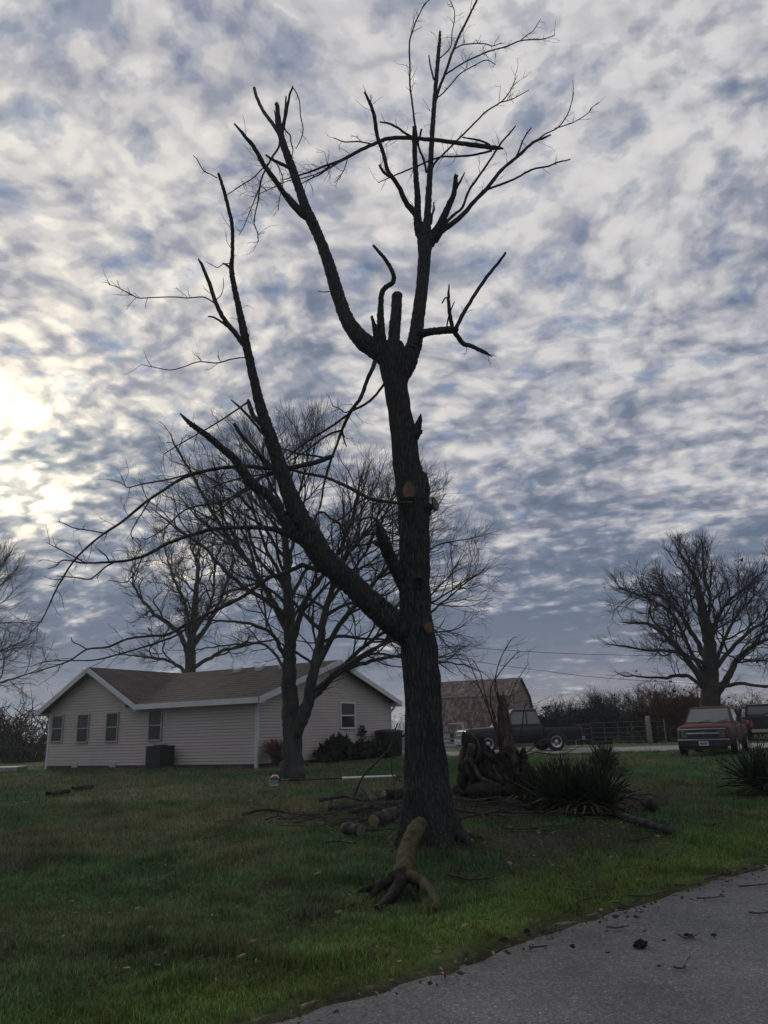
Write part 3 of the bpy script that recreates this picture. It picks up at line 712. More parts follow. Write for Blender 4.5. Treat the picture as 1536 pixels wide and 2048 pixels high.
def build_main_tree():
    base = at(862, 1700, TY); z0 = hz(base[0], base[1])
    tree = empty('broken_tree', (0, 0, 0), 0, 'tall storm broken bare tree with sawn limbs and a leaning lower stem', 'tree')
    # trunk with bark ridges and a root flare
    tp = [(864, 1742, 66), (862, 1700, 58), (859, 1650, 52), (856, 1600, 48), (850, 1500, 42), (845, 1400, 39), (837, 1300, 39), (830, 1200, 34.5), (829, 1100, 32.5), (825, 1000, 33), (812, 920, 29), (806, 860, 27.5), (796, 800, 25), (789, 755, 27), (786, 715, 31), (785, 690, 25)]
    S = spline(np.array(tp, float), 24); LIMB['trunk'] = np.column_stack([S, np.full(len(S), TY)])
    P = np.array([at(x, y, TY) for x, y, r in S]); R = .935*np.array([r*scale_at(x, y, TY) for x, y, r in S])
    m, n = len(P), 84; a = np.arange(n)*2*math.pi/n
    zz = P[:, 2]; AA, ZZ = np.meshgrid(a, zz)
    q = np.stack([np.cos(AA)*4.2, np.sin(AA)*4.2, ZZ*1.1], -1)
    ridge = np.abs(fbm(np.stack([np.cos(AA)*5, np.sin(AA)*5, ZZ*1.2], -1), 4)-.5)*2
    furrow = np.abs(vnoise(np.stack([np.cos(AA)*11+3, np.sin(AA)*11, ZZ*2.6+9], -1))-.5)*2
    lump = fbm(np.stack([np.cos(AA)*1.2+7, np.sin(AA)*1.2, ZZ*.9], -1), 3)-.5
    fl = np.clip((z0+.95-ZZ)/.95, 0, 1)**1.7
    lobes = .5+.5*np.cos(AA*5+.6+.5*np.sin(AA*2)); lobes = lobes**1.5*.55+.12*np.cos(AA*3+2)
    rr = R[:, None]*(1+.16*lump)+ (ridge*.045+furrow*.034-.034)*np.clip(R[:, None]/.25, .3, 1.2)+fl*(lobes*.75+.10)*R[:, None]
    V = np.stack([P[:, 0][:, None]+rr*np.cos(AA), P[:, 1][:, None]+rr*np.sin(AA), np.repeat(zz[:, None], n, 1)], -1).reshape(-1, 3)
    k = np.arange(m-1)[:, None]*n; j = np.arange(n)[None]; mb = MB()
    mb.add(V, np.stack([k+j, k+(j+1) % n, k+n+(j+1) % n, k+n+j], -1).reshape(-1, 4)); mb.add([P[-1]+np.array([0, 0, .02])], [])
    trunk = mb.build('trunk', MT['trunk_bark'], tree, smooth=True)
    # surface roots
    for ang, ln, r in ((-.6, .72, .09), (-1.3, .62, .09), (.3, .7, .09), (3.3, .62, .08), (-2.4, .62, .09)):
        pts = []
        for t in np.linspace(.2, 1, 7):
            x = base[0]+math.cos(ang+.25*math.sin(t*4))*t*ln; y = base[1]+math.sin(ang+.25*math.sin(t*4))*t*ln
            pts.append((x, y, hz(x, y)+.20*(1-t)**1.6-.05*t))
        mb = MB(); mb.tube(pts, np.linspace(r*1.25, r*.35, 7), 10, rough=.1); mb.build('root', MT['trunk_bark'], tree, smooth=True)
    # --- crown stems above the fork
    A = limb('A', 'trunk', .9, [(785, 722, 20), (765, 705, 22), (748, 696, 20), (725, 681, 17.5), (700, 650, 15), (683, 612, 13), (670, 570, 13), (655, 520, 11.5), (636, 470, 10.5), (622, 440, 11), (612, 418, 10), (597, 373, 8.5), (579, 322, 8), (566, 286, 7), (559, 255, 5.5), (554, 209, 4)], 'limb', tree, (6, .15, .4, .3))
    limb('A1', 'A', -.5, [(615, 436, 7), (601, 426, 6.5), (579, 402, 6), (559, 373, 5.5), (543, 351, 5.3), (523, 322, 5), (510, 297, 4.2), (492, 275, 3.8), (470, 249, 1.8)], 'branch', A, (10, .15, .5, .35), jag=2.5)
    limb('A1b', 'A', .2, [(610, 428, 3.5), (590, 405, 3), (575, 388, 2.4), (566, 380, 1.5)], 'branch', A)
    limb('A2', 'A', .5, [(563, 276, 5), (555, 262, 4.5), (546, 249, 4), (528, 224, 3.6), (515, 198, 3.2), (508, 176, 3)], 'branch', A)
    limb('A3', 'A', -.4, [(564, 265, 4.2), (568, 246, 3.8), (573, 222, 3.2), (578, 195, 2.6), (585, 174, 1.8)], 'branch', A)
    limb('A3h', 'A3', -.3, [(585, 174, 1.2), (593, 186, 1.2), (599, 204, 1.1), (601, 231, 1.2), (606, 258, 1.2), (602, 278, 1), (592, 297, .8)], 'branch', A, (4, .1, .25))
    limb('A4', 'A', .3, [(566, 255, 3), (569, 232, 2.6), (571, 212, 2.2), (572, 193, 1.6)], 'branch', A)
    limb('A4b', 'A', .3, [(561, 262, 2), (552, 246, 1.8), (551, 232, 1.6), (549, 221, 1)], 'branch', A)
    limb('A5', 'A', -.3, [(582, 338, 4), (565, 329, 3.6), (550, 322, 3.2), (540, 316, 2.6), (532, 310, 2)], 'branch', A)
    limb('A6', 'A', -.7, [(560, 282, 2.4), (557, 296, 2.2), (546, 312, 2.2), (536, 330, 2), (525, 352, 1.8), (520, 372, 1.7), (516, 403, 1.5), (511, 425, 1.3), (508, 446, 1.2), (515, 466, 1), (517, 483, .7)], 'branch', A, (14, .12, .5, .4))
    limb('A6b', 'A6', -.5, [(540, 324, 1.5), (522, 340, 1.4), (508, 355, 1.3), (490, 366, 1.2), (472, 378, 1), (452, 392, .7)], 'branch', A, (9, .1, .4))
    limb('A6c', 'A6', .5, [(520, 372, 1.2), (507, 405, 1), (497, 430, .9), (487, 455, .8), (478, 470, .6)], 'branch', A, (6, .1, .3))
    limb('A6d', 'A6', .5, [(545, 314, 1.2), (560, 340, 1.1), (566, 365, 1), (560, 392, .9), (556, 420, .7)], 'branch', A, (8, .1, .35))
    limb('A7', 'A', .3, [(567, 250, 1.6), (572, 262, 1.5), (580, 270, 1.5), (582, 285, 1.4), (586, 300, 1.2), (584, 312, .9)], 'branch', A, (3, .08, .2))
    limb('A8', 'A', -.3, [(672, 584, 1.2), (660, 583, 1.1), (648, 584, 1), (637, 582, .8)], 'branch', A)
    B = limb('B', 'trunk', -.3, [(768, 722, 15), (764, 690, 12), (762, 660, 8.5), (761, 631, 7), (762, 605, 5.6), (764, 586, 5.3), (772, 574, 5), (784, 567, 4.8), (788, 555, 4.6), (783, 540, 4.2), (776, 527, 4), (766, 513, 3.8), (757, 503, 3.2), (747, 491, 2.6)], 'limb', tree, jag=1)
    limb('B2', 'B', -.3, [(755, 690, 6), (751, 668, 5.5), (749, 653, 5), (746, 642, 3.4), (743, 633, 2.6)], 'branch', B)
    limb('C', 'trunk', .2, [(786, 722, 16), (787, 700, 13), (789, 660, 11.5), (792, 630, 11), (794, 592, 10.5)], 'limb', tree, jag=.9, sides=16)
    D = limb('D', 'trunk', .5, [(793, 764, 20), (803, 745, 20), (815, 724, 19), (824, 700, 16.5), (830, 683, 15), (837, 631, 13), (845, 563, 12), (849, 508, 13), (849, 475, 15), (846, 455, 14)], 'limb', tree, jag=.2)
    limb('D1', 'D', -.5, [(841, 470, 10), (836, 449, 8.5), (835, 420, 7), (835, 391, 6.3), (831, 340, 5.2), (829, 293, 5), (829, 254, 4.2)], 'branch', D, (3, .1, .3), jag=.6)
    limb('D2', 'D', .6, [(853, 472, 10), (854, 449, 8), (857, 391, 6.4), (861, 332, 5.6), (864, 273, 5), (868, 215, 4.6), (871, 176, 4.2), (876, 117, 4), (879, 85, 3.2), (880, 64, 2.2)], 'branch', D, (6, .15, .4), jag=2)
    limb('D3', 'D', -.8, [(838, 440, 7), (828, 424, 6.3), (812, 405, 5.6), (796, 371, 4.6), (775, 340, 4.2), (765, 301, 4), (755, 273, 3.9), (749, 234, 3.8), (740, 207, 3.1), (730, 185, 2.2)], 'branch', D, (8, .12, .4, .25))
    limb('D3b', 'D3', -.3, [(786, 357, 3.4), (774, 350, 3.1), (766, 343, 3), (759, 331, 2.4)], 'branch', D, (9, .12, .35, .2, .004))
    limb('D4', 'D', -.4, [(858, 488, 11), (868, 470, 10), (882, 447, 8.2), (898, 410, 6.2), (908, 386, 5.2), (912, 352, 4.2)], 'branch', D, jag=1.4)
    limb('D4b', 'D4', -.2, [(908, 386, 3), (915, 372, 2.7), (921, 362, 2.3), (929, 346, 1.2)], 'branch', D)
    limb('D5', 'D', 1.0, [(870, 480, 7.5), (882, 463, 6.5), (906, 446, 5.2), (929, 426, 4.7), (949, 402, 4.2), (976, 375, 4), (1003, 340, 3.5), (1035, 313, 3.2), (1066, 285, 2.8), (1085, 277, 2.3), (1101, 270, 1.4)], 'branch', D, (9, .15, .45, .3))
    limb('D5t', 'D5', .4, [(1072, 283, 1.6), (1090, 268, 1.4), (1117, 254, 1.3), (1136, 227, 1.2), (1143, 205, 1), (1146, 188, .9), (1146, 160, .6)], 'branch', D, (6, .1, .3))
    limb('D5u', 'D5t', .4, [(1110, 257, 1.2), (1135, 249, 1.1), (1152, 242, 1), (1175, 227, .9), (1184, 215, .8), (1197, 205, .6)], 'branch', D, (7, .1, .3))
    limb('D5a', 'D5', -.5, [(970, 381, 2.6), (990, 373, 2.3), (1007, 367, 2.3), (1035, 355, 2), (1062, 340, 2), (1097, 332, 1.8), (1115, 325, 1.6), (1140, 319, 1.2)], 'branch', D, (3, .1, .3))
    limb('D5b', 'D5', .3, [(1032, 315, 2), (1039, 300, 1.9), (1044, 285, 1.7), (1052, 270, 1.6), (1062, 256, 1.3)], 'branch', D, (3, .08, .25))
    limb('D6', 'D', -.9, [(885, 452, 3.6), (905, 432, 3), (925, 414, 2.8), (937, 383, 2.6), (956, 355, 2.3), (980, 320, 2.1), (1003, 285, 1.9), (1018, 268, 1.7), (1031, 252, 1.2)], 'branch', D, (10, .12, .4, .2))
    limb('D7', 'D', -.7, [(853, 345, 2.6), (847, 318, 2.4), (839, 299, 2.3), (833, 268, 2.2), (828, 235, 2.1), (824, 200, 2), (820, 170, 1.9), (820, 137, 1.8), (819, 86, 1.7), (824, 66, 1.5), (831, 45, 1.4), (840, 26, 1.2), (851, 6, 1.1), (868, -6, .8)], 'branch', D, (16, .12, .45, .3), Y0=11.6)
    limb('D8', 'D2', .8, [(872, 200, 3), (880, 172, 2.9), (890, 148, 2.7), (900, 118, 2.7), (909, 94, 2.6), (920, 68, 2.5), (929, 51, 2.4), (942, 24, 2.2), (952, 4, 2.1), (965, -30, 1.8)], 'branch', D, (14, .12, .45, .2))
    limb('D8a', 'D8', .6, [(889, 150, 1.8), (910, 136, 1.6), (933, 122, 1.5), (955, 112, 1.5), (980, 102, 1.4), (1015, 92, 1.4), (1042, 81, 1.3), (1077, 79, 1.2), (1090, 77, 1), (1109, 70, .7)], 'branch', D, (22, .12, .4, .2))
    limb('D8b', 'D8', -.6, [(908, 98, 1.4), (925, 90, 1.2), (950, 87, 1.2), (972, 88, 1.1), (985, 92, 1), (1002, 86, .7)], 'branch', D, (12, .1, .35))
    limb('D8c', 'D2', 1.0, [(873, 197, 1.5), (890, 182, 1.4), (909, 160, 1.3), (922, 146, 1.2), (945, 133, 1.1), (972, 120, 1), (991, 129, .7)], 'branch', D, (10, .1, .35))
    limb('D8d', 'D2', -.5, [(877, 118, 1.4), (890, 107, 1.3), (902, 92, 1.2), (904, 66, 1.1), (909, 40, 1), (908, 18, .9), (897, -4, .7)], 'branch', D, (9, .1, .35))
    limb('D8e', 'D8a', .3, [(1040, 82, 1.1), (1054, 70, 1), (1066, 62, .9), (1074, 50, .8), (1081, 39, .6)], 'branch', D, (5, .08, .25))
    limb('D9', 'D2', -1.0, [(860, 345, 2.3), (870, 326, 2.2), (885, 310, 2), (913, 282, 1.9), (937, 258, 1.8), (955, 240, 1.7), (972, 223, 1.6), (1003, 203, 1.4), (1019, 184, 1.1), (1026, 170, .9), (1032, 156, .7)], 'branch', D, (11, .1, .4, .3))
    limb('D9b', 'D9', -.3, [(1000, 205, 1.2), (1022, 199, 1.1), (1038, 191, 1), (1058, 180, .7)], 'branch', D, (5, .1, .25))
    limb('D10', 'D2', -.2, [(868, 160, 2), (864, 145, 1.8), (860, 128, 1.6), (858, 111, 1.2)], 'branch', D)
    limb('D11', 'D1', -.2, [(833, 290, 2.2), (839, 276, 2.2), (843, 258, 2)], 'branch', D)
    limb('D12', 'D', .2, [(862, 448, 2.6), (864, 430, 2.3), (868, 418, 2.3), (867, 405, 1.2)], 'branch', D, (4, .06, .15))
    E = limb('E', 'D', -.5, [(832, 678, 10), (842, 668, 9), (859, 664, 7.6), (881, 661, 7.4), (898, 660, 7.4), (911, 661, 7)], 'limb', tree, jag=.3)
    limb('E1', 'E', -.2, [(905, 660, 5), (903, 645, 4.6), (898, 618, 4), (897, 593, 3.2), (898, 570, 1.3)], 'branch', E, jag=2.5)
    limb('E1b', 'E', .2, [(893, 657, 1.8), (897, 635, 1.6), (905, 612, 1.4), (909, 604, 1)], 'branch', E)
    limb('E1c', 'E1', -.1, [(898, 597, 1.8), (891, 596, 1.7), (884, 606, 1.6)], 'branch', E)
    limb('E2', 'E', -.4, [(910, 662, 4.4), (916, 648, 4.2), (927, 626, 4), (949, 590, 3.6), (973, 555, 3.5), (993, 530, 3.1), (1011, 506, 2.4)], 'branch', E, (5, .06, .15))
    limb('E3', 'E', .4, [(907, 660, 6), (914, 671, 5.3), (926, 687, 5), (935, 690, 4.6), (949, 695, 4.2), (968, 704, 4), (975, 708, 2.6), (983, 713, .8)], 'branch', E, (5, .1, .2))
    # --- the leaning lower stem
    F = limb('F', 'trunk', -.9, [(832, 1272, 26), (812, 1262, 28), (788, 1246, 27), (760, 1222, 25), (734, 1198, 23.5), (690, 1156, 22.5), (648, 1117, 23.5), (624, 1080, 24), (604, 1045, 21), (588, 1010, 18.5), (572, 968, 15.5), (556, 920, 14.2), (541, 875, 13), (526, 830, 11.3), (516, 794, 10), (507, 755, 9), (495, 701, 8.4), (487, 661, 7.8), (477, 614, 6.3), (468, 570, 5.4), (463, 537, 5), (465, 505, 3.7), (464, 450, 3.6), (457, 417, 3.6), (448, 381, 3.5), (437, 348, 2.6)], 'limb', tree, (10, .1, .4, .5))
    limb('F1', 'F', .2, [(434, 356, 1.1), (420, 348, 1), (408, 342, 1), (400, 330, 1), (394, 318, .9), (386, 311, .6)], 'branch', F, (3, .06, .15))
    limb('F2', 'F', -.5, [(490, 692, 6), (482, 682, 5.5), (470, 665, 5.2), (448, 638, 5), (432, 605, 4.4), (419, 567, 4), (405, 532, 3.2), (397, 519, 1.4)], 'branch', F, (3, .1, .3), jag=2.5)
    limb('F2t', 'F2', -.6, [(429, 606, 1.5), (416, 598, 1.4), (404, 594, 1.3), (375, 596, 1.3), (346, 594, 1.3), (309, 595, 1.2), (277, 596, 1.1), (262, 588, 1), (247, 581, .9), (232, 573, .8), (218, 569, .6)], 'branch', F, (14, .1, .3, .2))
    limb('F2u', 'F2', .1, [(458, 655, 2.6), (446, 646, 2.5), (437, 640, 2.3), (428, 635, 2), (417, 633, 1.6)], 'branch', F)
    limb('F2v', 'F2', .3, [(432, 600, 1), (442, 590, .9), (447, 572, .8), (446, 555, .6)], 'branch', F)
    limb('F3', 'F', -.6, [(494, 715, 1.5), (478, 716, 1.4), (460, 719, 1.4), (435, 726, 1.3), (410, 724, 1.3), (395, 724, 1.2), (375, 731, 1.2), (360, 736, 1.1), (340, 740, 1), (310, 735, .9), (283, 729, .6)], 'branch', F, (6, .1, .3))
    limb('F4', 'F', .2, [(522, 848, 5.5), (512, 838, 5.2), (504, 826, 5), (500, 812, 4.6), (497, 803, 4)], 'branch', F)
    limb('F5', 'F', -.4, [(527, 868, 3.4), (512, 850, 3), (496, 831, 2.8), (480, 815, 2.5), (463, 800, 1.4)], 'branch', F, (2, .1, .25))
    limb('F7', 'F', -.3, [(556, 942, 5.4), (543, 933, 5), (519, 911, 4.6), (498, 887, 4.2), (480, 866, 4), (469, 849, 3.4)], 'branch', F)
    limb('F8', 'F', .2, [(464, 540, 2.8), (458, 534, 2.6), (451, 529, 2.4), (446, 527, 1.6)], 'branch', F)
    limb('F9', 'F', .2, [(463, 527, 1), (447, 528, .9), (435, 535, .9), (424, 530, .8), (412, 523, .6)], 'branch', F)
    G = limb('G', 'F', -.7, [(598, 1075, 15), (579, 1052, 13), (564, 1030, 10.5), (552, 1010, 9.6), (534, 989, 9.4), (507, 970, 10.5), (486, 944, 9.2), (468, 917, 8.2), (447, 899, 7.2), (420, 876, 6.5), (390, 854, 5.6), (375, 842, 4.2), (361, 828, 1.6)], 'limb', tree, (6, .1, .4, .3), jag=2)
    limb('G1', 'G', .6, [(508, 968, 4), (522, 955, 3.6), (545, 948, 3.2), (565, 945, 3)], 'branch', G)
    limb('G2', 'G', -.6, [(510, 975, 3.6), (494, 980, 2.6), (470, 995, 2.2), (445, 1015, 2), (425, 1030, 1.8), (410, 1050, 1.5)], 'branch', G, (10, .15, .5, .2))
    H = limb('H', 'F', -1.4, [(606, 1082, 10), (588, 1072, 9), (564, 1063, 6.5), (540, 1057, 5), (495, 1055, 4.2), (450, 1056, 3.9), (418, 1060, 3.7), (386, 1069, 3.5), (337, 1086, 3.3), (310, 1101, 3.2), (285, 1113, 3), (249, 1122, 2.6), (206, 1125, 2.2), (167, 1126, 1.8), (145, 1122, 1.4), (125, 1121, 1.2), (112, 1132, 1), (96, 1138, .7)], 'limb', tree, (12, .12, .4, .4))
    limb('H1', 'H', -.3, [(230, 1124, 1.8), (214, 1132, 1.7), (200, 1144, 1.6), (180, 1158, 1.5), (160, 1156, 1.4), (141, 1154, 1.2), (114, 1152, .8)], 'branch', H, (5, .1, .25))
    limb('H2', 'H', .3, [(172, 1126, 1.5), (148, 1113, 1.3), (122, 1100, 1.1), (93, 1085, .7)], 'branch', H, (5, .1, .3))
    limb('H3', 'H', .2, [(218, 1123, 1.6), (214, 1114, 1.5), (207, 1107, 1.4), (195, 1098, .9)], 'branch', H)
    limb('H4', 'H', .3, [(284, 1114, 1.4), (278, 1130, 1.3), (270, 1145, 1.2), (258, 1160, 1.1), (249, 1165, 1), (232, 1163, .9), (216, 1160, .6)], 'branch', H, (3, .1, .25))
    K = limb('K', 'F', .7, [(690, 1150, 6), (666, 1140, 5), (636, 1141, 4.6), (606, 1131, 5), (588, 1138, 4.6), (564, 1147, 4.2), (537, 1156, 3.8), (501, 1183, 3.6), (470, 1202, 3.4), (434, 1219, 3.3), (385, 1242, 3.1), (337, 1268, 2.8), (300, 1272, 2.4), (255, 1278, 2.2), (216, 1294, 2.1), (174, 1299, 1.8), (138, 1322, 1.5), (93, 1337, 1.2), (60, 1348, .7)], 'limb', tree, (20, .12, .5, .4), sides=7)
    limb('K1', 'K', -.6, [(400, 1236, 2.2), (353, 1270, 2), (320, 1283, 1.9), (288, 1294, 1.8), (242, 1307, 1.7), (190, 1320, 1.5), (141, 1321, 1.2), (93, 1323, 1), (60, 1333, .6)], 'branch', K, (12, .12, .4, .3))
    limb('K2', 'K', .3, [(174, 1299, 1.4), (160, 1290, 1.2), (146, 1284, 1.1), (142, 1274, .8)], 'branch', K)
    limb('Mm', 'F', .8, [(630, 1062, 3.4), (628, 1045, 2.8), (636, 1027, 2.5), (648, 1025, 2.4), (660, 1036, 2.2), (681, 1051, 2), (690, 1075, 1.8), (702, 1114, 1.4), (712, 1150, .8)], 'branch', F, (10, .15, .5, .3))
    # --- stubs and scars on the trunk
    S1 = limb('T1', 'trunk', -.5, [(812, 1180, 13), (797, 1149, 13.5), (784, 1122, 13), (772, 1096, 12.5), (763, 1068, 11), (757, 1050, 6), (752, 1040, 2.5)], 'limb', tree, jag=1.0, sides=14)
    limb('T1b', 'T1', -.1, [(771, 1092, 5), (760, 1090, 5), (750, 1086, 4)], 'branch', S1, jag=2)
    limb('T1c', 'T1', -.4, [(754, 1042, 2.2), (748, 1036, 2.4), (737, 1035, 2.3), (713, 1041, 2), (700, 1046, 1.7), (687, 1052, 1.2)], 'branch', S1, (4, .1, .3))
    limb('T2', 'trunk', -.15, [(818, 888, 12), (829, 872, 10.5), (835, 855, 8), (839, 842, 5.5), (842, 828, 1.2)], 'limb', tree, jag=1.4, sides=10)
    limb('T3', 'trunk', -.2, [(822, 878, 8), (833, 869, 7.5), (840, 864, 5)], 'limb', tree, jag=.8)
    limb('T4', 'trunk', 0, [(833, 1010, 20), (840, 985, 18), (845, 965, 13), (849, 950, 6)], 'limb', tree, jag=1.2, sides=12)
    limb('T5', 'trunk', -.1, [(842, 1035, 15), (850, 1020, 13), (857, 1010, 11.5)], 'limb', tree, jag=0, sides=14)
    limb('T6', 'trunk', 0, [(838, 960, 7), (842, 948, 5), (843, 936, 2)], 'limb', tree, jag=1.5)
    def scar(px, py, rpx, out, nrm, name='saw_cut', m='wood', sq=1.2):
        c = at(px, py, TY); s = scale_at(px, py, TY)*rpx; nrm = np.array(nrm, float); nrm /= np.linalg.norm(nrm); c = c+nrm*out
        u = np.cross(nrm, (0, 0, 1)); u /= np.linalg.norm(u); v = np.cross(u, nrm)
        mb = MB(); k = 22; a = np.arange(k)*2*math.pi/k; w = 1+.10*np.sin(a*3+px)+.05*np.sin(a*5)
        prof = [(1.35, -.5), (1.25, -.05), (1.06, .0)] if name == 'saw_cut' else [(1.5, -.6), (1.35, .05), (1.1, .06)]
        ringc = [c+(u[None]*np.cos(a)[:, None]*w[:, None]*s*f+v[None]*np.sin(a)[:, None]*w[:, None]*s*f*sq)+nrm*s*h for f, h in prof]
        V = np.vstack(ringc); kk = np.arange(2)[:, None]*k; j = np.arange(k)[None]
        mb.add(V, np.stack([kk+j, kk+(j+1) % k, kk+k+(j+1) % k, kk+k+j], -1).reshape(-1, 4)); lip = mb.build('branch_collar', MT['bark'], tree, smooth=True)
        mb = MB(); V = []
        rings = [(1.07, .0), (.8, .012), (.4, .02), (.03, .01)] if name == 'saw_cut' else [(1.12, .05), (.95, -.25), (.75, -.7), (.05, -.8)]
        for f, h in rings: V.append(c+(u[None]*np.cos(a)[:, None]*w[:, None]*s*f+v[None]*np.sin(a)[:, None]*w[:, None]*s*f*sq)+nrm*(s*h+.002))
        kk = np.arange(3)[:, None]*k
        mb.add(np.vstack(V), np.stack([kk+j, kk+(j+1) % k, kk+k+(j+1) % k, kk+k+j], -1).reshape(-1, 4)); mb.build(name, MT[m], tree, smooth=True)
    scar(820, 993, 11, .285, (-.1, -1, .05), sq=1.35)
    scar(859, 1014, 7.5, .12, (.75, -.6, .15), sq=1.5)
    scar(849, 1258, 8, .305, (.15, -1, -.05), sq=1.2)
    scar(835, 1172, 8, .25, (.05, -1, 0), 'knot_hole', 'hole', 1.15)
    scar(838, 1350, 6, .26, (.05, -1, 0), sq=1.5, m='rot')
build_main_tree()

# broken limbs lodged loose in the tree
def hung(label, specs, tw=None):
    mb = MB()
    for s in specs:
        limb(s[0], s[1], s[2], s[3], tw=s[4] if len(s) > 4 else None, Y0=s[5] if len(s) > 5 else None, mb=mb, sides=s[6] if len(s) > 6 else 7, jag=1.5)
    o = mb.build('hung_branch', MT['bark'], None, smooth=True, loc=None)
    c = np.array(o.bound_box).mean(0); return tag(o, label, 'branch', 'broken branches lodged in the damaged tree')
hung('long broken branch lying level across the upright stems near the top', [
    ('X', None, -.6, [(1007, 297, 1.6), (995, 296, 4), (984, 295, 4.6), (945, 290, 4.8), (909, 285, 4.3), (859, 279, 4), (816, 276, 4), (777, 277, 4), (745, 289, 3.6), (710, 306, 3.4), (679, 322, 3), (650, 332, 2.4), (625, 342, 2), (601, 350, 1.6), (565, 360, .8)], (26, .15, .5, .4), 11.35),
    ('X1', 'X', .5, [(984, 301, 2.2), (960, 307, 2.3), (937, 311, 2.2), (905, 313, 2), (882, 314, 1.8), (858, 322, 1.7), (835, 332, 1.6), (796, 348, 1.5), (757, 365, .8)], (16, .12, .4, .3)),
    ('X2', 'X', -.2, [(828, 276, 2.4), (810, 266, 2.4), (796, 256, 2.3), (778, 247, 2.1), (761, 244, 1.6)], (3, .1, .2)),
    ('X3', 'X', -.3, [(980, 290, 2.2), (965, 283, 2), (952, 279, 1.9), (925, 275, 1.3)], (3, .08, .2)),
    ('X4', 'X', -.4, [(690, 318, 2), (674, 327, 1.9), (655, 338, 1.8), (641, 348, 1.6), (620, 358, 1.4), (601, 369, 1)], (10, .12, .4)),
    ('X5', 'X', .4, [(660, 331, 1.3), (640, 345, 1.2), (606, 356, 1.1), (575, 362, 1), (540, 378, .9), (505, 394, .6)], (18, .12, .45, .2)),
    ('X6', 'X', .2, [(745, 288, 1.5), (715, 283, 1.4), (690, 284, 1.3), (668, 276, .9)], (6, .1, .3)),
    ('X7', 'X', -.2, [(695, 316, 1.1), (690, 335, 1), (682, 350, .9), (670, 365, .7)], (6, .1, .25))])
hung('broken branch with a torn butt draped behind the leaning stem, drooping far to its tip', [
    ('Yb', None, -.9, [(667, 911, 3.6), (655, 916, 5), (636, 923, 5.2), (600, 932, 4.8), (570, 937, 4.6), (540, 937, 4.4), (483, 932, 4), (467, 934, 3.8), (425, 939, 3.6), (369, 955, 3.2), (320, 985, 3), (288, 1007, 2.8), (249, 1040, 2.7), (206, 1069, 2.5), (174, 1095, 2.2), (148, 1122, 2), (125, 1157, 1.8), (109, 1186, 1.6), (96, 1216, 1.3), (80, 1245, 1), (60, 1266, .6)], (26, .12, .5, .35), 10.9),
    ('Yb1', 'Yb', -.3, [(206, 1066, 1.5), (180, 1061, 1.3), (148, 1056, 1.2), (130, 1048, 1), (117, 1043, .7)], (3, .08, .2)),
    ('Yb2', 'Yb', -.5, [(470, 933, 2), (430, 937, 1.9), (385, 946, 1.8), (350, 956, 1.7), (320, 962, 1.6), (285, 968, 1.4), (255, 975, 1.1), (247, 962, .7)], (8, .12, .4)),
    ('Yb3', 'Yb', .5, [(655, 917, 2.4), (630, 912, 2.3), (600, 908, 2.1), (575, 900, 1.9), (555, 896, 1.5)], (8, .12, .4)),
    ('Yb4', 'Yb', .6, [(560, 938, 2.6), (520, 955, 2.4), (493, 975, 2.2), (450, 1001, 2), (420, 1008, 1.8), (370, 1020, 1.6), (325, 1060, 1.3), (290, 1080, .8)], (18, .15, .5, .2)),
    ('Yb5', 'Yb', -.4, [(300, 1000, 1.6), (285, 1025, 1.4), (272, 1045, 1.3), (262, 1070, 1.1), (280, 1090, .8)], (8, .12, .35))])
hung('sawn off branch propped against the orange cut on the trunk', [
    ('Zb', None, .7, [(826, 1005, 3.2), (800, 1006, 3.3), (779, 1004, 3.4), (746, 999, 3.5), (713, 983, 3.6), (683, 968, 3.4), (648, 954, 3.2), (612, 947, 2.9), (576, 940, 2.6), (540, 948, 2.2), (505, 952, 1.8), (450, 965, 1.4), (400, 985, .8)], (16, .12, .45, .3), 10.66),
    ('Zb1', 'Zb', .5, [(740, 997, 1.9), (725, 1000, 1.8), (710, 1012, 1.7), (689, 1033, 1.5), (674, 1041, 1.3), (655, 1052, .8)], (8, .12, .4))])
hung('forked broken branch hanging tip down from the main fork', [
    ('J', None, .9, [(750, 722, 4.6), (746, 735, 4.4), (736, 756, 4), (722, 794, 3.9), (712, 809, 3.6), (703, 821, 3.6), (693, 840, 3.3), (684, 860, 3.1), (677, 881, 2.7), (660, 926, 2.4), (648, 968, 2.1), (641, 1010, 1.7), (630, 1040, 1)], (18, .12, .5, .25), 10.75),
    ('J2', None, .5, [(768, 768, 2.6), (758, 782, 2.6), (749, 793, 2.6), (730, 809, 2.5), (703, 822, 2.5), (692, 832, 2.4), (660, 855, 2.3), (630, 873, 2), (600, 894, 1.8), (570, 920, 1.4), (545, 940, .8)], (14, .12, .45, .3), 10.75),
    ('J3', 'J', .6, [(684, 860, 2.3), (665, 866, 2.2), (648, 875, 2), (630, 888, 1.8), (612, 902, 1.6), (582, 920, 1)], (9, .12, .4)),
    ('J4', 'J', .3, [(684, 860, 1.9), (688, 880, 1.7), (693, 893, 1)], (2, .1, .25)),
    ('J5', 'J', -.2, [(703, 820, 1.5), (690, 825, 1.3), (680, 818, 1.2), (665, 812, .7)], (4, .1, .3))])
hung('thin straight broken shoot slung from the leaning stem', [
    ('Q', None, -.3, [(498, 803, 2.2), (470, 822, 1.8), (430, 848, 1.6), (395, 868, 1.4), (360, 888, 1.2), (328, 908, .7)], (7, .1, .35, .3), 10.2)])
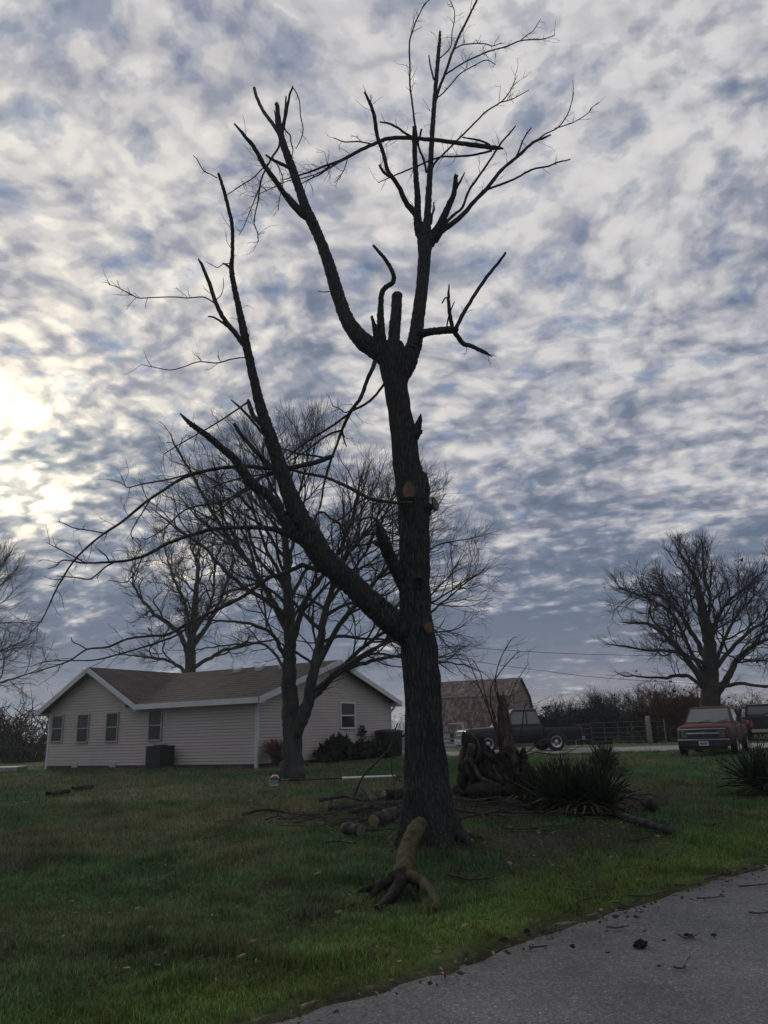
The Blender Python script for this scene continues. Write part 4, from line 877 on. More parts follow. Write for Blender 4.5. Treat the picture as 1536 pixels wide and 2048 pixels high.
# ------------------------------------------------------------------ bare trees: traced stems, then branches that fan out to the crown's edge
def unit(v): return v/(np.linalg.norm(v, axis=-1, keepdims=True)+1e-9)
def bare_tree(label, stems, stem_r, ells, Y, depth, seed, bark, r_tip, sp=(.5, .34, .2), maxlen=3.2, gnarl=.16, up=.07, ang=(.55, 1.0), limb_r=.06, leaf=0.0, group=None, twig=.42, dens4=3):
    g = np.random.default_rng(seed)
    E = []
    for (cx, cy, rx, ry, dy) in ells:
        s = scale_at(cx, cy, Y); E.append((at(cx, cy, Y+dy), np.array([rx*s, depth*min(rx, ry*1.2)*s, ry*s*1.03])))
    C = np.array([e[0] for e in E]); Rr = np.array([e[1] for e in E])
    cen = (C*Rr.prod(1)[:, None]).sum(0)/Rr.prod(1).sum()
    def inside(p): return (((p[None]-C)/Rr)**2).sum(1).min() < 1.0
    def reach(p, d, cap):
        l = 0.0; st = cap/16
        while l < cap:
            l += st
            if not inside(p+d*l): 
                if l > st*2: return l
                # outside already (low stems): allow if the crown lies ahead
                if l > cap*.5: return l*.6
        return cap
    out = []                                   # (points, radii, level)
    def path(p, d, L, r0, r1, k, lift):
        P = [p]; n = max(3, int(k)); curl = g.normal(size=3)*.05
        for i in range(n):
            d = unit(d+g.normal(size=3)*gnarl+np.array([0, 0, lift])+curl); P.append(P[-1]+d*L/n)
        f = np.linspace(0, 1, n+1); return np.array(P), r0*(1-f)**.8+r1*(1-(1-f)**.8)
    stemsP = []
    for i, st in enumerate(stems):
        A = np.array([at(a, b, Y+c) for a, b, c in st])
        if i:
            k = min(((np.sum((q-A[0])**2, 1).argmin(), np.sum((q-A[0])**2, 1).min(), q) for q, _ in stemsP), key=lambda z: z[1]); A[0] = k[2][k[0]]
        P = spline(A, 6); P[1:] += g.normal(size=(len(P)-1, 3))*.03*gnarl*4; L = np.concatenate([[0], np.cumsum(np.linalg.norm(np.diff(P, axis=0), axis=1))]); f = L/L[-1]
        R = stem_r[i][0]*(1-f)+stem_r[i][1]*f
        if i == 0: R = R*(1+.40*np.clip((P[0, 2]+.6-P[:, 2])/.6, 0, 1)**2)
        # the stem runs on to the crown's edge
        d = unit(P[-1]-P[-3]); l = reach(P[-1], d, maxlen)*.9; Q, RQ = path(P[-1], d, l, stem_r[i][1], r_tip, l/.22, up)
        P = np.vstack([P, Q[1:]]); R = np.concatenate([R, RQ[1:]]); stemsP.append((P, R)); out.append((P, R, 0))
    def side(P, R, spacing, level, lo, cap, lift):
        L = np.concatenate([[0], np.cumsum(np.linalg.norm(np.diff(P, axis=0), axis=1))]); res = []
        az = g.random()*6.283; t = L[-1]*lo+spacing*g.random()
        while t < L[-1]*.985:
            p = np.array([np.interp(t, L, P[:, k]) for k in range(3)]); r = np.interp(t, L, R); i = min(np.searchsorted(L, t), len(P)-1); T = unit(P[i]-P[i-1])
            az += 2.4+g.normal()*.5; u = unit(np.cross(T, [0.31, .17, .93] if abs(T[2]) < .9 else [1, 0, 0])); w = np.cross(T, u); a = ang[0]+(ang[1]-ang[0])*g.random()
            d = T*math.cos(a)+(u*math.cos(az)+w*math.sin(az))*math.sin(a); o = unit(p-cen); d = unit(d+o*.28+np.array([0, 0, .18]))
            c = cap(L[-1], t/L[-1]); l = reach(p, d, c)*(.72+.3*g.random())
            if l > .18 and (level > 1 or p[2] > P[0, 2]): res.append((p, d, l, r, T))
            t += spacing*(.6+.8*g.random())*(1 if level > 1 else (.7+.6*(1-t/L[-1])))
        return res
    lev1 = []
    for i, (P, R) in enumerate(stemsP):
        for p, d, l, r, T in side(P, R, sp[0], 1, .34 if i == 0 else .22, lambda L, t: maxlen, up):
            Q, RQ = path(p, d, l, min(r*.62, .010+.017*l), r_tip, l/.20, up); out.append((Q, RQ, 1)); lev1.append((Q, RQ))
    lev2 = []
    for P, R in lev1:
        for p, d, l, r, T in side(P, R, sp[1], 2, .18, lambda L, t: L*(.62-.35*t)+.25, up):
            Q, RQ = path(p, d, l, min(r*.7, r_tip+.010*l), r_tip*.8, l/.18, up*.8); out.append((Q, RQ, 2)); lev2.append((Q, RQ))
    tp, tt = [], []
    for P, R in [(q, r) for q, r, k in out]:
        m = np.where(R[1:] < .03)[0]+1
        if len(m): tp.append(P[m]); tt.append(P[m]-P[m-1])
    tp, tt = np.vstack(tp), unit(np.vstack(tt))
    root = out[0][0][0]; t = empty('bare_tree', tuple(root), 0, label, 'tree', group); trunk, tw, lv = MB(), MB(), MB()
    k = dens4; Pk, T = np.repeat(tp, k, 0), np.repeat(tt, k, 0); m = g.random(len(Pk)) < .55; Pk, T = Pk[m], T[m]; n = len(Pk)
    v = g.normal(size=(n, 3)); v = unit(v-T*(v*T).sum(1)[:, None]); d = unit(T*.85+v*.62+unit(Pk-cen)*.2+np.array([0, 0, up*3])); l = (twig*(.5+g.random(n)))[:, None]
    A = Pk+d*l*.5+g.normal(size=(n, 3))*l*.04; B = Pk+d*l+g.normal(size=(n, 3))*l*.09+np.array([0, 0, up])*l; tw.twigs(Pk, A, B, np.full(n, r_tip*.8))
    for q in (A, Pk*.5+A*.5):
        m = g.random(n) < .55; nn = int(m.sum()); e = unit(d[m]+g.normal(size=(nn, 3))*.38); ll = l[m]*(.35+.4*g.random((nn, 1))); tw.twigs(q[m], q[m]+e*ll*.5, q[m]+e*ll+np.array([0, 0, up])*ll, np.full(nn, r_tip*.6))
    if leaf:
        m = g.random(n) < leaf; c = B[m]; V = c[:, None]+g.normal(size=(len(c), 3, 3))*(.04+.03*g.random((len(c), 1, 1))); lv.add(V.reshape(-1, 3), np.arange(3*len(c)).reshape(-1, 3))
    for i, (P, R, level) in enumerate(out):
        if i == 0:
            trunk.tube(P, R, 14, rough=.05); o = trunk.build('trunk', bark, None, True, loc=root); o.parent = t; o.location = (0, 0, 0)
        elif level == 0 and R[0] > limb_r:
            mb = MB(); mb.tube(P, R, 10, cap0=False, rough=.04); o = mb.build('limb', bark, None, True, loc=root); o.parent = t; o.location = (0, 0, 0)
        else: tw.tube(P, R, 6 if R[0] > .025 else 4 if R[0] > .012 else 3, cap0=False, cap1=False)
    o = tw.build('crown', bark, None, True, loc=root); o.parent = t; o.location = (0, 0, 0); o['kind'] = 'stuff'
    if lv.n:
        o = lv.build('leaves', MT['brown_leaf'], None, loc=root); o.parent = t; o.location = (0, 0, 0); o['kind'] = 'stuff'
    return t
# yard tree in front of the house gable
bare_tree('bare multi stemmed tree standing before the gable end of the house',
          [[(583, 1560, 0), (584, 1500, 0), (583, 1440, 0), (580, 1390, 0), (578, 1330, -.2), (580, 1270, -.3), (577, 1200, -.4), (572, 1130, -.4), (566, 1050, -.4)],
           [(588, 1480, 0), (604, 1440, -.3), (618, 1400, -.5), (628, 1340, -.7), (640, 1280, -.6), (656, 1200, -.4), (690, 1120, -.2)],
           [(606, 1435, .2), (630, 1390, .6), (668, 1350, 1.2), (730, 1325, 1.8), (800, 1310, 2.2)],
           [(580, 1310, 0), (600, 1235, .5), (622, 1180, 1), (668, 1120, 1.2), (700, 1050, 1.4), (720, 960, 1.5)],
           [(578, 1270, 0), (548, 1210, .4), (500, 1130, .8), (440, 1050, 1.2), (390, 960, 1.5), (350, 890, 1.6)],
           [(576, 1240, -.3), (530, 1200, -1), (470, 1160, -1.6), (410, 1100, -2), (330, 1040, -2.2)],
           [(628, 1340, -.6), (680, 1250, -1.1), (745, 1170, -1.4), (820, 1080, -1.6), (860, 990, -1.5)],
           [(640, 1385, .8), (720, 1300, .5), (820, 1230, .2), (920, 1170, 0)],
           [(572, 1150, -.4), (590, 1060, -.5), (600, 980, -.5), (620, 900, -.4)],
           [(579, 1330, 0), (540, 1265, -.8), (480, 1245, -1.5), (410, 1240, -2.2)],
           [(622, 1390, -.5), (690, 1330, -1.3), (790, 1280, -1.7), (900, 1260, -1.9)],
           [(575, 1180, -.4), (530, 1090, .3), (500, 1000, .6), (480, 920, .7)],
           [(650, 1220, -.4), (720, 1120, .4), (770, 1030, .8), (800, 950, .9)],
           [(650, 1370, 1), (740, 1310, -.4), (830, 1320, -.8), (930, 1330, -1)],
           [(690, 1340, 1.4), (790, 1270, 1.3), (880, 1210, 1.2), (950, 1150, 1.1)],
           [(580, 1350, 0), (530, 1290, 1), (460, 1290, 1.6), (390, 1300, 2)]],
          [(.30, .055), (.19, .05), (.13, .035), (.10, .03), (.105, .028), (.075, .022), (.085, .025), (.075, .02), (.06, .02), (.065, .02), (.065, .018), (.06, .02), (.055, .018), (.055, .018), (.055, .018), (.05, .016)],
          [(460, 1010, 190, 175, 0), (620, 1000, 175, 180, 0), (770, 1060, 150, 180, 0), (870, 1150, 115, 190, 0), (650, 1220, 270, 120, 0), (860, 1280, 115, 90, 0), (370, 1130, 115, 140, 0)],
          21.8, .85, 3, MT['bark2'], .0044, sp=(.29, .25, .2), maxlen=3.2, gnarl=.13, up=.05, dens4=3, twig=.40)
# gnarled tree behind the house
bare_tree('thick trunked gnarled tree with a few dead leaves behind the house roof',
          [[(382, 1480, 0), (381, 1400, 0), (382, 1330, 0), (385, 1260, 0), (392, 1190, 0), (398, 1130, 0)],
           [(381, 1330, 0), (362, 1275, -.5), (335, 1245, -1), (305, 1225, -1.4), (272, 1180, -1.5), (262, 1140, -1.5)],
           [(384, 1300, 0), (415, 1250, .7), (445, 1190, 1), (470, 1120, 1.2)],
           [(382, 1345, 0), (430, 1310, -1), (490, 1290, -1.5), (545, 1280, -2)],
           [(381, 1350, 0), (345, 1325, .6), (300, 1315, 1), (250, 1310, 1.2)],
           [(384, 1280, 0), (370, 1210, -.8), (345, 1150, -1.2), (330, 1100, -1.4)],
           [(386, 1270, 0), (425, 1200, -.6), (430, 1130, -.9), (450, 1080, -1)]],
          [(.46, .10), (.17, .045), (.17, .045), (.13, .04), (.12, .04), (.11, .04), (.11, .04)],
          [(380, 1150, 125, 105, 0), (300, 1200, 95, 100, 0), (470, 1200, 105, 115, 0), (390, 1285, 170, 70, 0)],
          45.0, .9, 5, MT['bark_far'], .0085, sp=(.50, .36, .35), maxlen=3.6, gnarl=.26, up=.06, leaf=.03, twig=.6, dens4=3, limb_r=.1)
# broad oak behind the red pickup
bare_tree('broad spreading oak rising behind the red pickup',
          [[(1420, 1480, 0), (1420, 1420, 0), (1421, 1370, 0), (1420, 1320, 0), (1416, 1270, 0), (1404, 1210, 0), (1392, 1160, 0), (1375, 1130, 0)],
           [(1420, 1390, 0), (1390, 1340, -.6), (1368, 1310, -1), (1335, 1275, -1.4), (1300, 1250, -1.6), (1258, 1245, -1.7)],
           [(1420, 1340, 0), (1392, 1280, .8), (1368, 1240, 1.3), (1335, 1200, 1.6), (1290, 1180, 1.7)],
           [(1422, 1405, 0), (1450, 1365, .5), (1475, 1320, 1), (1510, 1290, 1.5), (1560, 1270, 2)],
           [(1420, 1300, 0), (1432, 1240, -.7), (1460, 1200, -1.2), (1500, 1170, -1.5)],
           [(1421, 1385, 0), (1372, 1352, 1), (1310, 1356, 1.8), (1245, 1350, 2.4)],
           [(1422, 1380, 0), (1480, 1368, -1), (1540, 1372, -1.6), (1600, 1350, -2)],
           [(1418, 1335, 0), (1360, 1305, -1.4), (1300, 1300, -2.4), (1230, 1290, -3)],
           [(1420, 1350, 0), (1470, 1290, -1.2), (1530, 1240, -2), (1590, 1220, -2.4)],
           [(1416, 1260, 0), (1420, 1200, .6), (1408, 1140, .9), (1405, 1100, 1)],
           [(1420, 1370, 0), (1380, 1300, .3), (1345, 1230, .2), (1290, 1195, 0), (1250, 1180, -.2)],
           [(1421, 1360, 0), (1440, 1300, 1.2), (1475, 1230, 1.9), (1520, 1180, 2.2)]],
          [(.60, .09), (.22, .05), (.17, .045), (.24, .05), (.15, .045), (.12, .035), (.12, .035), (.12, .035), (.14, .04), (.11, .04), (.13, .035), (.14, .04)],
          [(1385, 1130, 66, 62, 0), (1300, 1205, 98, 80, 0), (1420, 1210, 130, 105, 0), (1485, 1165, 72, 66, 0), (1290, 1290, 92, 72, 0), (1550, 1230, 115, 120, 0), (1400, 1295, 195, 72, 0), (1560, 1320, 125, 65, 0)],
          42.0, .9, 9, MT['bark_far'], .0080, sp=(.40, .29, .3), maxlen=3.4, gnarl=.21, up=.07, leaf=.008, twig=.5, dens4=3, limb_r=.1)
# fine twigged tree reaching into the frame beside the house
bare_tree('slender bare tree at the picture edge beyond the far end of the house',
          [[(-210, 1500, 0), (-200, 1400, 0), (-185, 1320, 0), (-160, 1240, 0), (-140, 1160, 0)],
           [(-195, 1390, 0), (-120, 1320, 0), (-60, 1250, .5), (10, 1160, .8)],
           [(-190, 1370, 0), (-130, 1340, -.6), (-50, 1320, -1), (30, 1290, -1.2)],
           [(-192, 1350, 0), (-110, 1250, .8), (-40, 1180, 1.2), (20, 1110, 1.4)],
           [(-195, 1400, 0), (-100, 1380, .3), (-20, 1370, .6), (50, 1350, .8)]],
          [(.28, .05), (.12, .03), (.11, .03), (.11, .03), (.09, .03)],
          [(-110, 1210, 190, 140, 0), (-40, 1290, 140, 130, 0), (-110, 1370, 200, 65, 0)],
          34.0, .8, 21, MT['glare_bark'], .0060, sp=(.42, .3, .3), maxlen=3.2, gnarl=.10, up=.05, twig=.6, dens4=3)

# ------------------------------------------------------------------ shrubs and the distant wood edge
def shrub(name, label, p, h, w, n, m, seed, cat='shrub', group=None, r=.012, bush=3, loc_y=None):
    g = np.random.default_rng(seed); t = empty(name, tuple(p), 0, label, cat, group); st, tw = MB(), MB()
    for i in range(n):
        a = g.random()*6.283; sp = w*(.25+.75*g.random())**1.0; hh = h*(.6+.4*g.random())
        e = np.array([math.cos(a)*sp, math.sin(a)*sp, hh]); b = np.array([math.cos(a)*.12*w, math.sin(a)*.12*w, -.05])
        mid = b*.5+e*.5+np.array([-math.cos(a)*sp*.15, -math.sin(a)*sp*.15, hh*.08])
        P = spline(np.array([b, mid, e]), 5)+0; P[1:] += g.normal(size=(len(P)-1, 3))*h*.015
        R = np.linspace(r*1.3, r*.4, len(P)); st.tube(P, R, 4, cap0=False)
        K = np.repeat(P[2:], bush*2, 0); T = np.repeat(P[2:]-P[1:-1], bush*2, 0); mm = len(K)
        d = T/np.linalg.norm(T, axis=1)[:, None]*.5+g.normal(size=(mm, 3))*.5+np.array([0, 0, .2]); d /= np.linalg.norm(d, axis=1)[:, None]; l = (h*(.10+.18*g.random(mm)))[:, None]
        tw.twigs(K, K+d*l*.5+g.normal(size=(mm, 3))*l*.1, K+d*l, np.full(mm, r*.5))
    o = st.build('stem', m, t, True)
    if tw.n: o = tw.build('twigs', m, t, True); o['kind'] = 'stuff'
    return t
def evergreen(label, p, h, w, seed, name='evergreen_bush', cat='bush', group=None):
    g = np.random.default_rng(seed); t = empty(name, tuple(p), 0, label, cat, group); tr = MB(); tr.tube([(0, 0, -.2), (0, 0, h*.6)], [.09, .04], 6); tr.build('trunk', MT['bark_far'], t)
    mb = MB(); n = 2600
    lob = g.normal(size=(9, 3))*np.array([.5, .5, .22])
    k = g.integers(0, 9, n); v = g.normal(size=(n, 3)); v /= np.linalg.norm(v, axis=1)[:, None]; v *= (.45+.55*g.random((n, 1))**.5)
    C = (lob[k]*np.array([w, w, h])+np.array([0, 0, h*.52])+v*np.array([w*.55, w*.55, h*.30])*(.6+.8*g.random((n, 1)))); C[:, 2] = np.clip(C[:, 2], .05, h)
    s = .09*(.5+g.random(n)); V = (C[:, None]+g.normal(size=(n, 3, 3))*s[:, None, None]).reshape(-1, 3)
    mb.add(V, np.arange(3*n).reshape(-1, 3)); o = mb.build('crown', MT['evergreen'], t); o['kind'] = 'stuff'
    return t
def gp(px, Y): p = at(px, 1460, Y); return np.array([p[0], p[1], hz(p[0], p[1])])
GB = 'shrubs and bushes along the far fence'
for i, (px, Y, h, w, kind, lab) in enumerate([
        (1098, 62, 3.0, 1.4, 'e', 'dark evergreen bush just past the barn end'), (1140, 60, 3.1, 2.0, 's', 'bare bushy thicket behind the navy pickup bed'),
        (1176, 58, 2.7, 1.4, 'e', 'dark evergreen bush behind the gate'), (1215, 56, 3.6, 1.6, 's', 'tallest bare thicket with upright shoots behind the gate'),
        (1255, 60, 2.6, 1.6, 'e', 'low dark evergreen between the gate post and the bare thicket'), (1300, 50, 3.0, 2.6, 's', 'wide bare bush between the gate post and the oak'),
        (1352, 47, 3.1, 2.3, 'b', 'russet leaved bush under the oak crown'), (1390, 50, 2.6, 2.0, 'e', 'dark bush directly behind the red pickup cab'),
        (1480, 52, 2.4, 1.8, 'b', 'low russet bush at the foot of the oak'), (1560, 52, 2.2, 2.2, 's', 'bare bush beyond the black pickup')]):
    p = gp(px, Y)
    if kind == 'e': evergreen(lab, p, h, w, 40+i, group=GB)
    else: 
        t = shrub('bare_bush', lab, p, h, w, 46, MT['shrub'] if kind == 'b' else MT['bark_far'], 40+i, 'bush', GB, .018, 4)
        if kind == 'b':
            g = np.random.default_rng(90+i); mb = MB(); n = 900; C = g.normal(size=(n, 3))*np.array([w*.5, w*.5, h*.25])+np.array([0, 0, h*.55]); V = (C[:, None]+g.normal(size=(n, 3, 3))*.06).reshape(-1, 3); mb.add(V, np.arange(3*n).reshape(-1, 3)); o = mb.build('leaves', MT['brown_leaf'], t); o['kind'] = 'stuff'
def treeline():
    g = np.random.default_rng(77); mb = MB()
    def seg(x0, x1, y, h, n):
        x = x0+(x1-x0)*g.random(n); yy = y+g.normal(size=n)*min(6, y*.06); hh = h*(.5+.7*g.random(n)); z = hgt(x, yy)-.3
        A = np.stack([x, yy, z], -1); B = A+np.stack([g.normal(size=n)*.4, 0*x, hh*.5], -1); C = A+np.stack([g.normal(size=n)*.9, 0*x, hh], -1)
        mb.twigs(A, B, C, np.full(n, .055))
        for k in range(16):
            f = (.12+.88*g.random(n))[:, None]; a = A*(1-f)+C*f; d = g.normal(size=(n, 3))*np.array([1, 1, .5])+np.array([0, 0, .7]); d /= np.linalg.norm(d, axis=1)[:, None]; l = (hh*(.14+.24*g.random(n)))[:, None]
            b = a+d*l+g.normal(size=(n, 3))*l*.15; mb.twigs(a, a+d*l*.5, b, np.full(n, .026))
            mb.twigs(a+d*l*.5, a+d*l*.7+g.normal(size=(n, 3))*l*.2, a+d*l*.8+g.normal(size=(n, 3))*l*.4, np.full(n, .018))
    seg(-46, -20.5, 47, 2.6, 420); seg(-60, -22, 52, 3.4, 160); seg(-110, -50, 95, 6, 200); seg(-30, 10, 190, 5, 140); seg(20, 120, 110, 4.5, 420); seg(12, 60, 66, 2.4, 420)
    tag(mb.build('treeline', MT['bark_far'], smooth=True), 'distant leafless wood edge along the fields', kind='stuff')
treeline()
# ------------------------------------------------------------------ vehicles
def pickup(name, label, loc, rz, paint, L=4.9, Wd=1.72, H=1.60, wb=(1.52, -1.35), wr=.335, style='small', rim='rim', bump='chrome', group='parked pickups'):
    t = empty(name, loc, rz, label, 'pickup', group); M_ = MT; hw = Wd/2; f = L/2
    hz_ = .98 if style == 'small' else 1.08; bz = 1.03 if style == 'small' else 1.12
    cx0 = .18*L+.12; cx1 = -.16*L
    def loft(secs, m, name, parent=t, smooth=True):
        mb = MB(); rings = []
        for (x, zb, zt, w) in secs:
            h = zt-zb
            half = [(.0, zb), (w*.90, zb), (w*.985, zb+h*.16), (w, zb+h*.48), (w*.985, zt-h*.20), (w*.955, zt-h*.06), (w*.87, zt), (.0, zt+.015)]
            ring = [(x, y, z) for y, z in half]+[(x, -y, z) for y, z in half[-2:0:-1]]
            rings.append(ring)
        n = len(rings[0]); V = np.array(rings).reshape(-1, 3); k = np.arange(len(rings)-1)[:, None]*n; j = np.arange(n)[None]
        mb.add(V, np.stack([k+j, k+n+j, k+n+(j+1) % n, k+(j+1) % n], -1).reshape(-1, 4))
        mb.add(rings[0], [list(range(n))]); mb.add(rings[-1], [list(range(n))[::-1]])
        return mb.build(name, m, parent, smooth)
    zb = .30 if style == 'small' else .38
    loft([(f-.02, zb+.10, hz_-.20, hw*.86), (f-.06, zb+.03, hz_-.07, hw*.93), (f-.22, zb, hz_-.02, hw*.97), (cx0-.05, zb, bz, hw), (cx1+.02, zb, bz, hw), (cx1, zb, bz, hw)], paint, 'body')
    loft([(cx1-.03, zb+.04, bz-.02, hw*.985), (-f+.35, zb+.06, bz-.02, hw*.985), (-f+.05, zb+.10, bz-.03, hw*.97)], paint, 'bed')
    def bx(nm, lo, hi, m, parent=t):
        mb = MB(); mb.box(lo, hi); return mb.build(nm, m, parent)
    bx('bed_floor', (-f+.12, -hw*.84, bz+.004), (cx1-.10, hw*.84, bz+.012), M_['dark_metal'])
    for s in (-1, 1):
        bx('bed_rail', (-f+.05, min(s*hw*.86, s*hw*.97), bz-.01), (cx1-.04, max(s*hw*.86, s*hw*.97), bz+.045), paint)
    # tailgate
    tg = bx('tailgate', (-f+.012, -hw*.80, zb+.22), (-f+.052, hw*.80, bz+.03), paint); bx('handle', (-f-.012, -.09, bz-.16), (-f+.010, .09, bz-.09), M_['black_plastic'], tg)
    # cab: roof + pillars as a tapered solid, glass set just proud
    x0, x1, x2, x3 = cx0-.03, cx0-.66, cx1+.22, cx1+.05; zt = H; yb, yt = hw*.93, hw*.77
    lo = [(x0, yb), (x3, yb)]; B = np.array([(x0, yb, bz-.01), (x3, yb, bz-.01), (x3, -yb, bz-.01), (x0, -yb, bz-.01)]); Tt = np.array([(x1, yt, zt-.05), (x2, yt, zt-.05), (x2, -yt, zt-.05), (x1, -yt, zt-.05)])
    R1 = np.array([(x1-.06, yt*.94, zt-.012), (x2+.06, yt*.94, zt-.012), (x2+.06, -yt*.94, zt-.012), (x1-.06, -yt*.94, zt-.012)])
    R2 = np.array([(x1-.2, yt*.7, zt+.005), (x2+.16, yt*.7, zt+.005), (x2+.16, -yt*.7, zt+.005), (x1-.2, -yt*.7, zt+.005)])
    mb = MB(); V = np.vstack([B, Tt, R1, R2]); F = []
    for k in range(3): F += [[k*4+i, k*4+(i+1) % 4, k*4+4+(i+1) % 4, k*4+4+i][::-1] for i in range(4)]
    F.append([12, 13, 14, 15]); mb.add(V, F); cab = mb.build('cab', paint, t)
    def pane(nm, q, ins, parent=cab, th=.006, m='car_glass'):
        q = np.array(q, float); c = q.mean(0); n = np.cross(q[1]-q[0], q[2]-q[0]); n /= np.linalg.norm(n)
        if n.dot(c-np.array([(x0+x3)/2, 0, bz+.25])) < 0: n = -n
        u = q[1]-q[0]; v = q[3]-q[0]; a, b = ins
        P = [q[0]+u*a+v*b, q[1]-u*a+v*b, q[2]-(q[2]-q[3])*a-(q[2]-q[1])*b*.8, q[3]+(q[2]-q[3])*a-(q[3]-q[0])*b*.8]
        mb = MB(); mb.prism(np.array(P)+n*.002, n*th); return mb.build(nm, M_[m], parent)
    pane('windshield', [B[0], B[3], Tt[3], Tt[0]], (.05, .09)); pane('rear_window', [B[1], B[2], Tt[2], Tt[1]], (.09, .16))
    for s, (a, b, c, d) in ((1, (0, 1, 5, 4)), (-1, (3, 2, 6, 7))):
        V8 = np.vstack([B, Tt]); q = [V8[a]+(V8[b]-V8[a])*.10, V8[b], V8[c], V8[d]]
        if style == 'small': pane('side_window', q, (.07, .14))
        else:
            q = np.array(q); mid_b = q[0]*.42+q[1]*.58; mid_t = q[3]*.42+q[2]*.58
            pane('side_window', [q[0], mid_b, mid_t, q[3]], (.06, .14)); pane('side_window', [mid_b, q[1], q[2], mid_t], (.08, .14))
    # front: grille, lamps, bumper, plate
    gz0, gz1 = zb+.25, hz_-.13
    g = bx('grille', (f-.05, -hw*.80, gz0), (f-.006, hw*.80, gz1), M_['black_plastic'])
    zc = (gz0+gz1)/2+.02
    bx('grille_bar', (f-.01, -hw*.58, zc-.022), (f+.012, hw*.58, zc+.030), M_['chrome'], g)
    bx('grille_frame', (f-.012, -hw*.84, gz1-.012), (f+.006, hw*.84, gz1+.022), M_['chrome'], g)
    mb = MB(); mb.prism([(f+.013, -.10, zc-.018), (f+.013, -.045, zc-.018), (f+.013, -.045, zc-.034), (f+.013, .045, zc-.034), (f+.013, .045, zc-.018), (f+.013, .10, zc-.018), (f+.013, .085, zc+.026), (f+.013, .045, zc+.026), (f+.013, .045, zc+.042), (f+.013, -.045, zc+.042), (f+.013, -.045, zc+.026), (f+.013, -.085, zc+.026)], (.012, 0, 0)); mb.build('emblem', M_['chrome'], g)
    for s in (-1, 1):
        y0, y1 = sorted((s*hw*.58, s*hw*.80)); hl = bx('headlight', (f-.03, y0, gz0+.04), (f+.004, y1, gz1-.03), M_['lamp_clear'])
        y0, y1 = sorted((s*hw*.81, s*hw*.90)); bx('side_marker', (f-.10, y0, gz0+.05), (f-.03, y1, gz1-.04), M_['lamp_clear'])
    bm = bx('front_bumper', (f-.12, -hw*.93, zb+.02), (f+.06, hw*.93, zb+.235), M_['black_plastic'] if style == 'small' else M_['chrome']); bx('bumper_trim', (f+.05, -hw*.94, zb+.20), (f+.075, hw*.94, zb+.245), M_['chrome'], bm)
    pl = bx('number_plate', (f+.058, -.155, zb+.03), (f+.07, .155, zb+.175), M_['plate'])
    bx('valance', (f-.25, -hw*.80, zb-.10), (f-.05, hw*.80, zb+.03), M_['black_plastic'])
    for k in range(5): bx('plate_mark', (f+.0705, -.105+k*.046, zb+.07), (f+.0725, -.077+k*.046, zb+.13), M_['dark_metal'], pl)
    # rear lamps and bumper
    for s in (-1, 1):
        y0, y1 = sorted((s*hw*.80, s*hw*.955)); bx('tail_light', (-f+.0, y0, bz-.42), (-f+.10, y1, bz-.08), M_['lamp_red'])
    bx('rear_bumper', (-f-.14, -hw*.92, zb+.06), (-f+.05, hw*.92, zb+.22), M_[bump])
    # mirrors, wipers, door seams, handles
    for s in (-1, 1):
        y0, y1 = sorted((s*(hw+.01), s*(hw+.17))); mb = MB(); mb.box((x0-.42, y0, bz+.03), (x0-.30, y1, bz+.19)); mr = mb.build('mirror', M_['black_plastic'], t)
        for xs_ in (x0-.10, cx1+.10):
            y0, y1 = sorted((s*hw*.99, s*(hw+.003))); bx('door_seam', (xs_-.006, y0, zb+.12), (xs_+.006, y1, bz-.02), M_['black_plastic'])
        y0, y1 = sorted((s*hw*.99, s*(hw+.02))); bx('door_handle', (cx1+.22, y0, bz-.16), (cx1+.36, y1, bz-.115), M_['black_plastic'])
    for s in (-.34, .22):
        mb = MB(); mb.tube([(x0+.03, s*1.1, bz+.03), (x0-.05, s+.22, bz+.075), (x0-.09, s+.42, bz+.12)], [.010, .010, .008], 5); mb.build('wiper', M_['black_plastic'], t)
    # wheels and arches
    for x in wb:
        for s in (-1, 1):
            mb = MB(); a = np.linspace(-.12, math.pi+.12, 20); r = wr*1.22; y = s*(hw*.90)
            P = np.stack([x+np.cos(a)*r, np.full(20, y), wr+np.sin(a)*r], -1); P = np.vstack([P, [[x, y, wr*.9]]]); mb.prism(P, (0, s*(hw*.105), 0)); mb.build('wheel_arch', M_['black_plastic'], t)
            Mx = np.array([[1, 0, 0, x], [0, 0, s, s*(hw*.86)], [0, 1, 0, wr]], float)
            mb = MB(); mb.lathe([(wr*.62, -.02), (wr*.66, .16), (wr*.90, .19), (wr, .15), (wr, -.02), (wr*.6, -.02)], 28, Mx); wh = mb.build('wheel', M_['rubber'], t, True)
            mb = MB(); mb.lathe([(wr*.66, .155), (wr*.62, .17), (wr*.55, .13), (wr*.25, .12), (wr*.2, .165), (.002, .17)], 28, Mx); rm = mb.build('rim', M_[rim], wh, True)
            for k in range(5):
                a = k*2*math.pi/5; mb = MB(); c = np.array([x+math.cos(a)*wr*.40, s*(hw*.86)+s*.1295, wr+math.sin(a)*wr*.40])
                q = [c+np.array([math.cos(b)*wr*.085, 0, math.sin(b)*wr*.085]) for b in np.arange(8)*math.pi/4]; mb.prism(q, (0, s*.004, 0)); mb.build('hub_slot', M_['black_plastic'], rm)
    return t
def face(px, Y, fx, fy):
    p = at(px, 1480, Y); return (p[0], p[1], hz(p[0], p[1])), math.atan2(fy, fx)
loc, rz = face(1430, 28.6, -.50, -.865)
rp = pickup('pickup_truck', 'faded red compact pickup facing the road on the grass', loc, rz, MT['red_paint'])
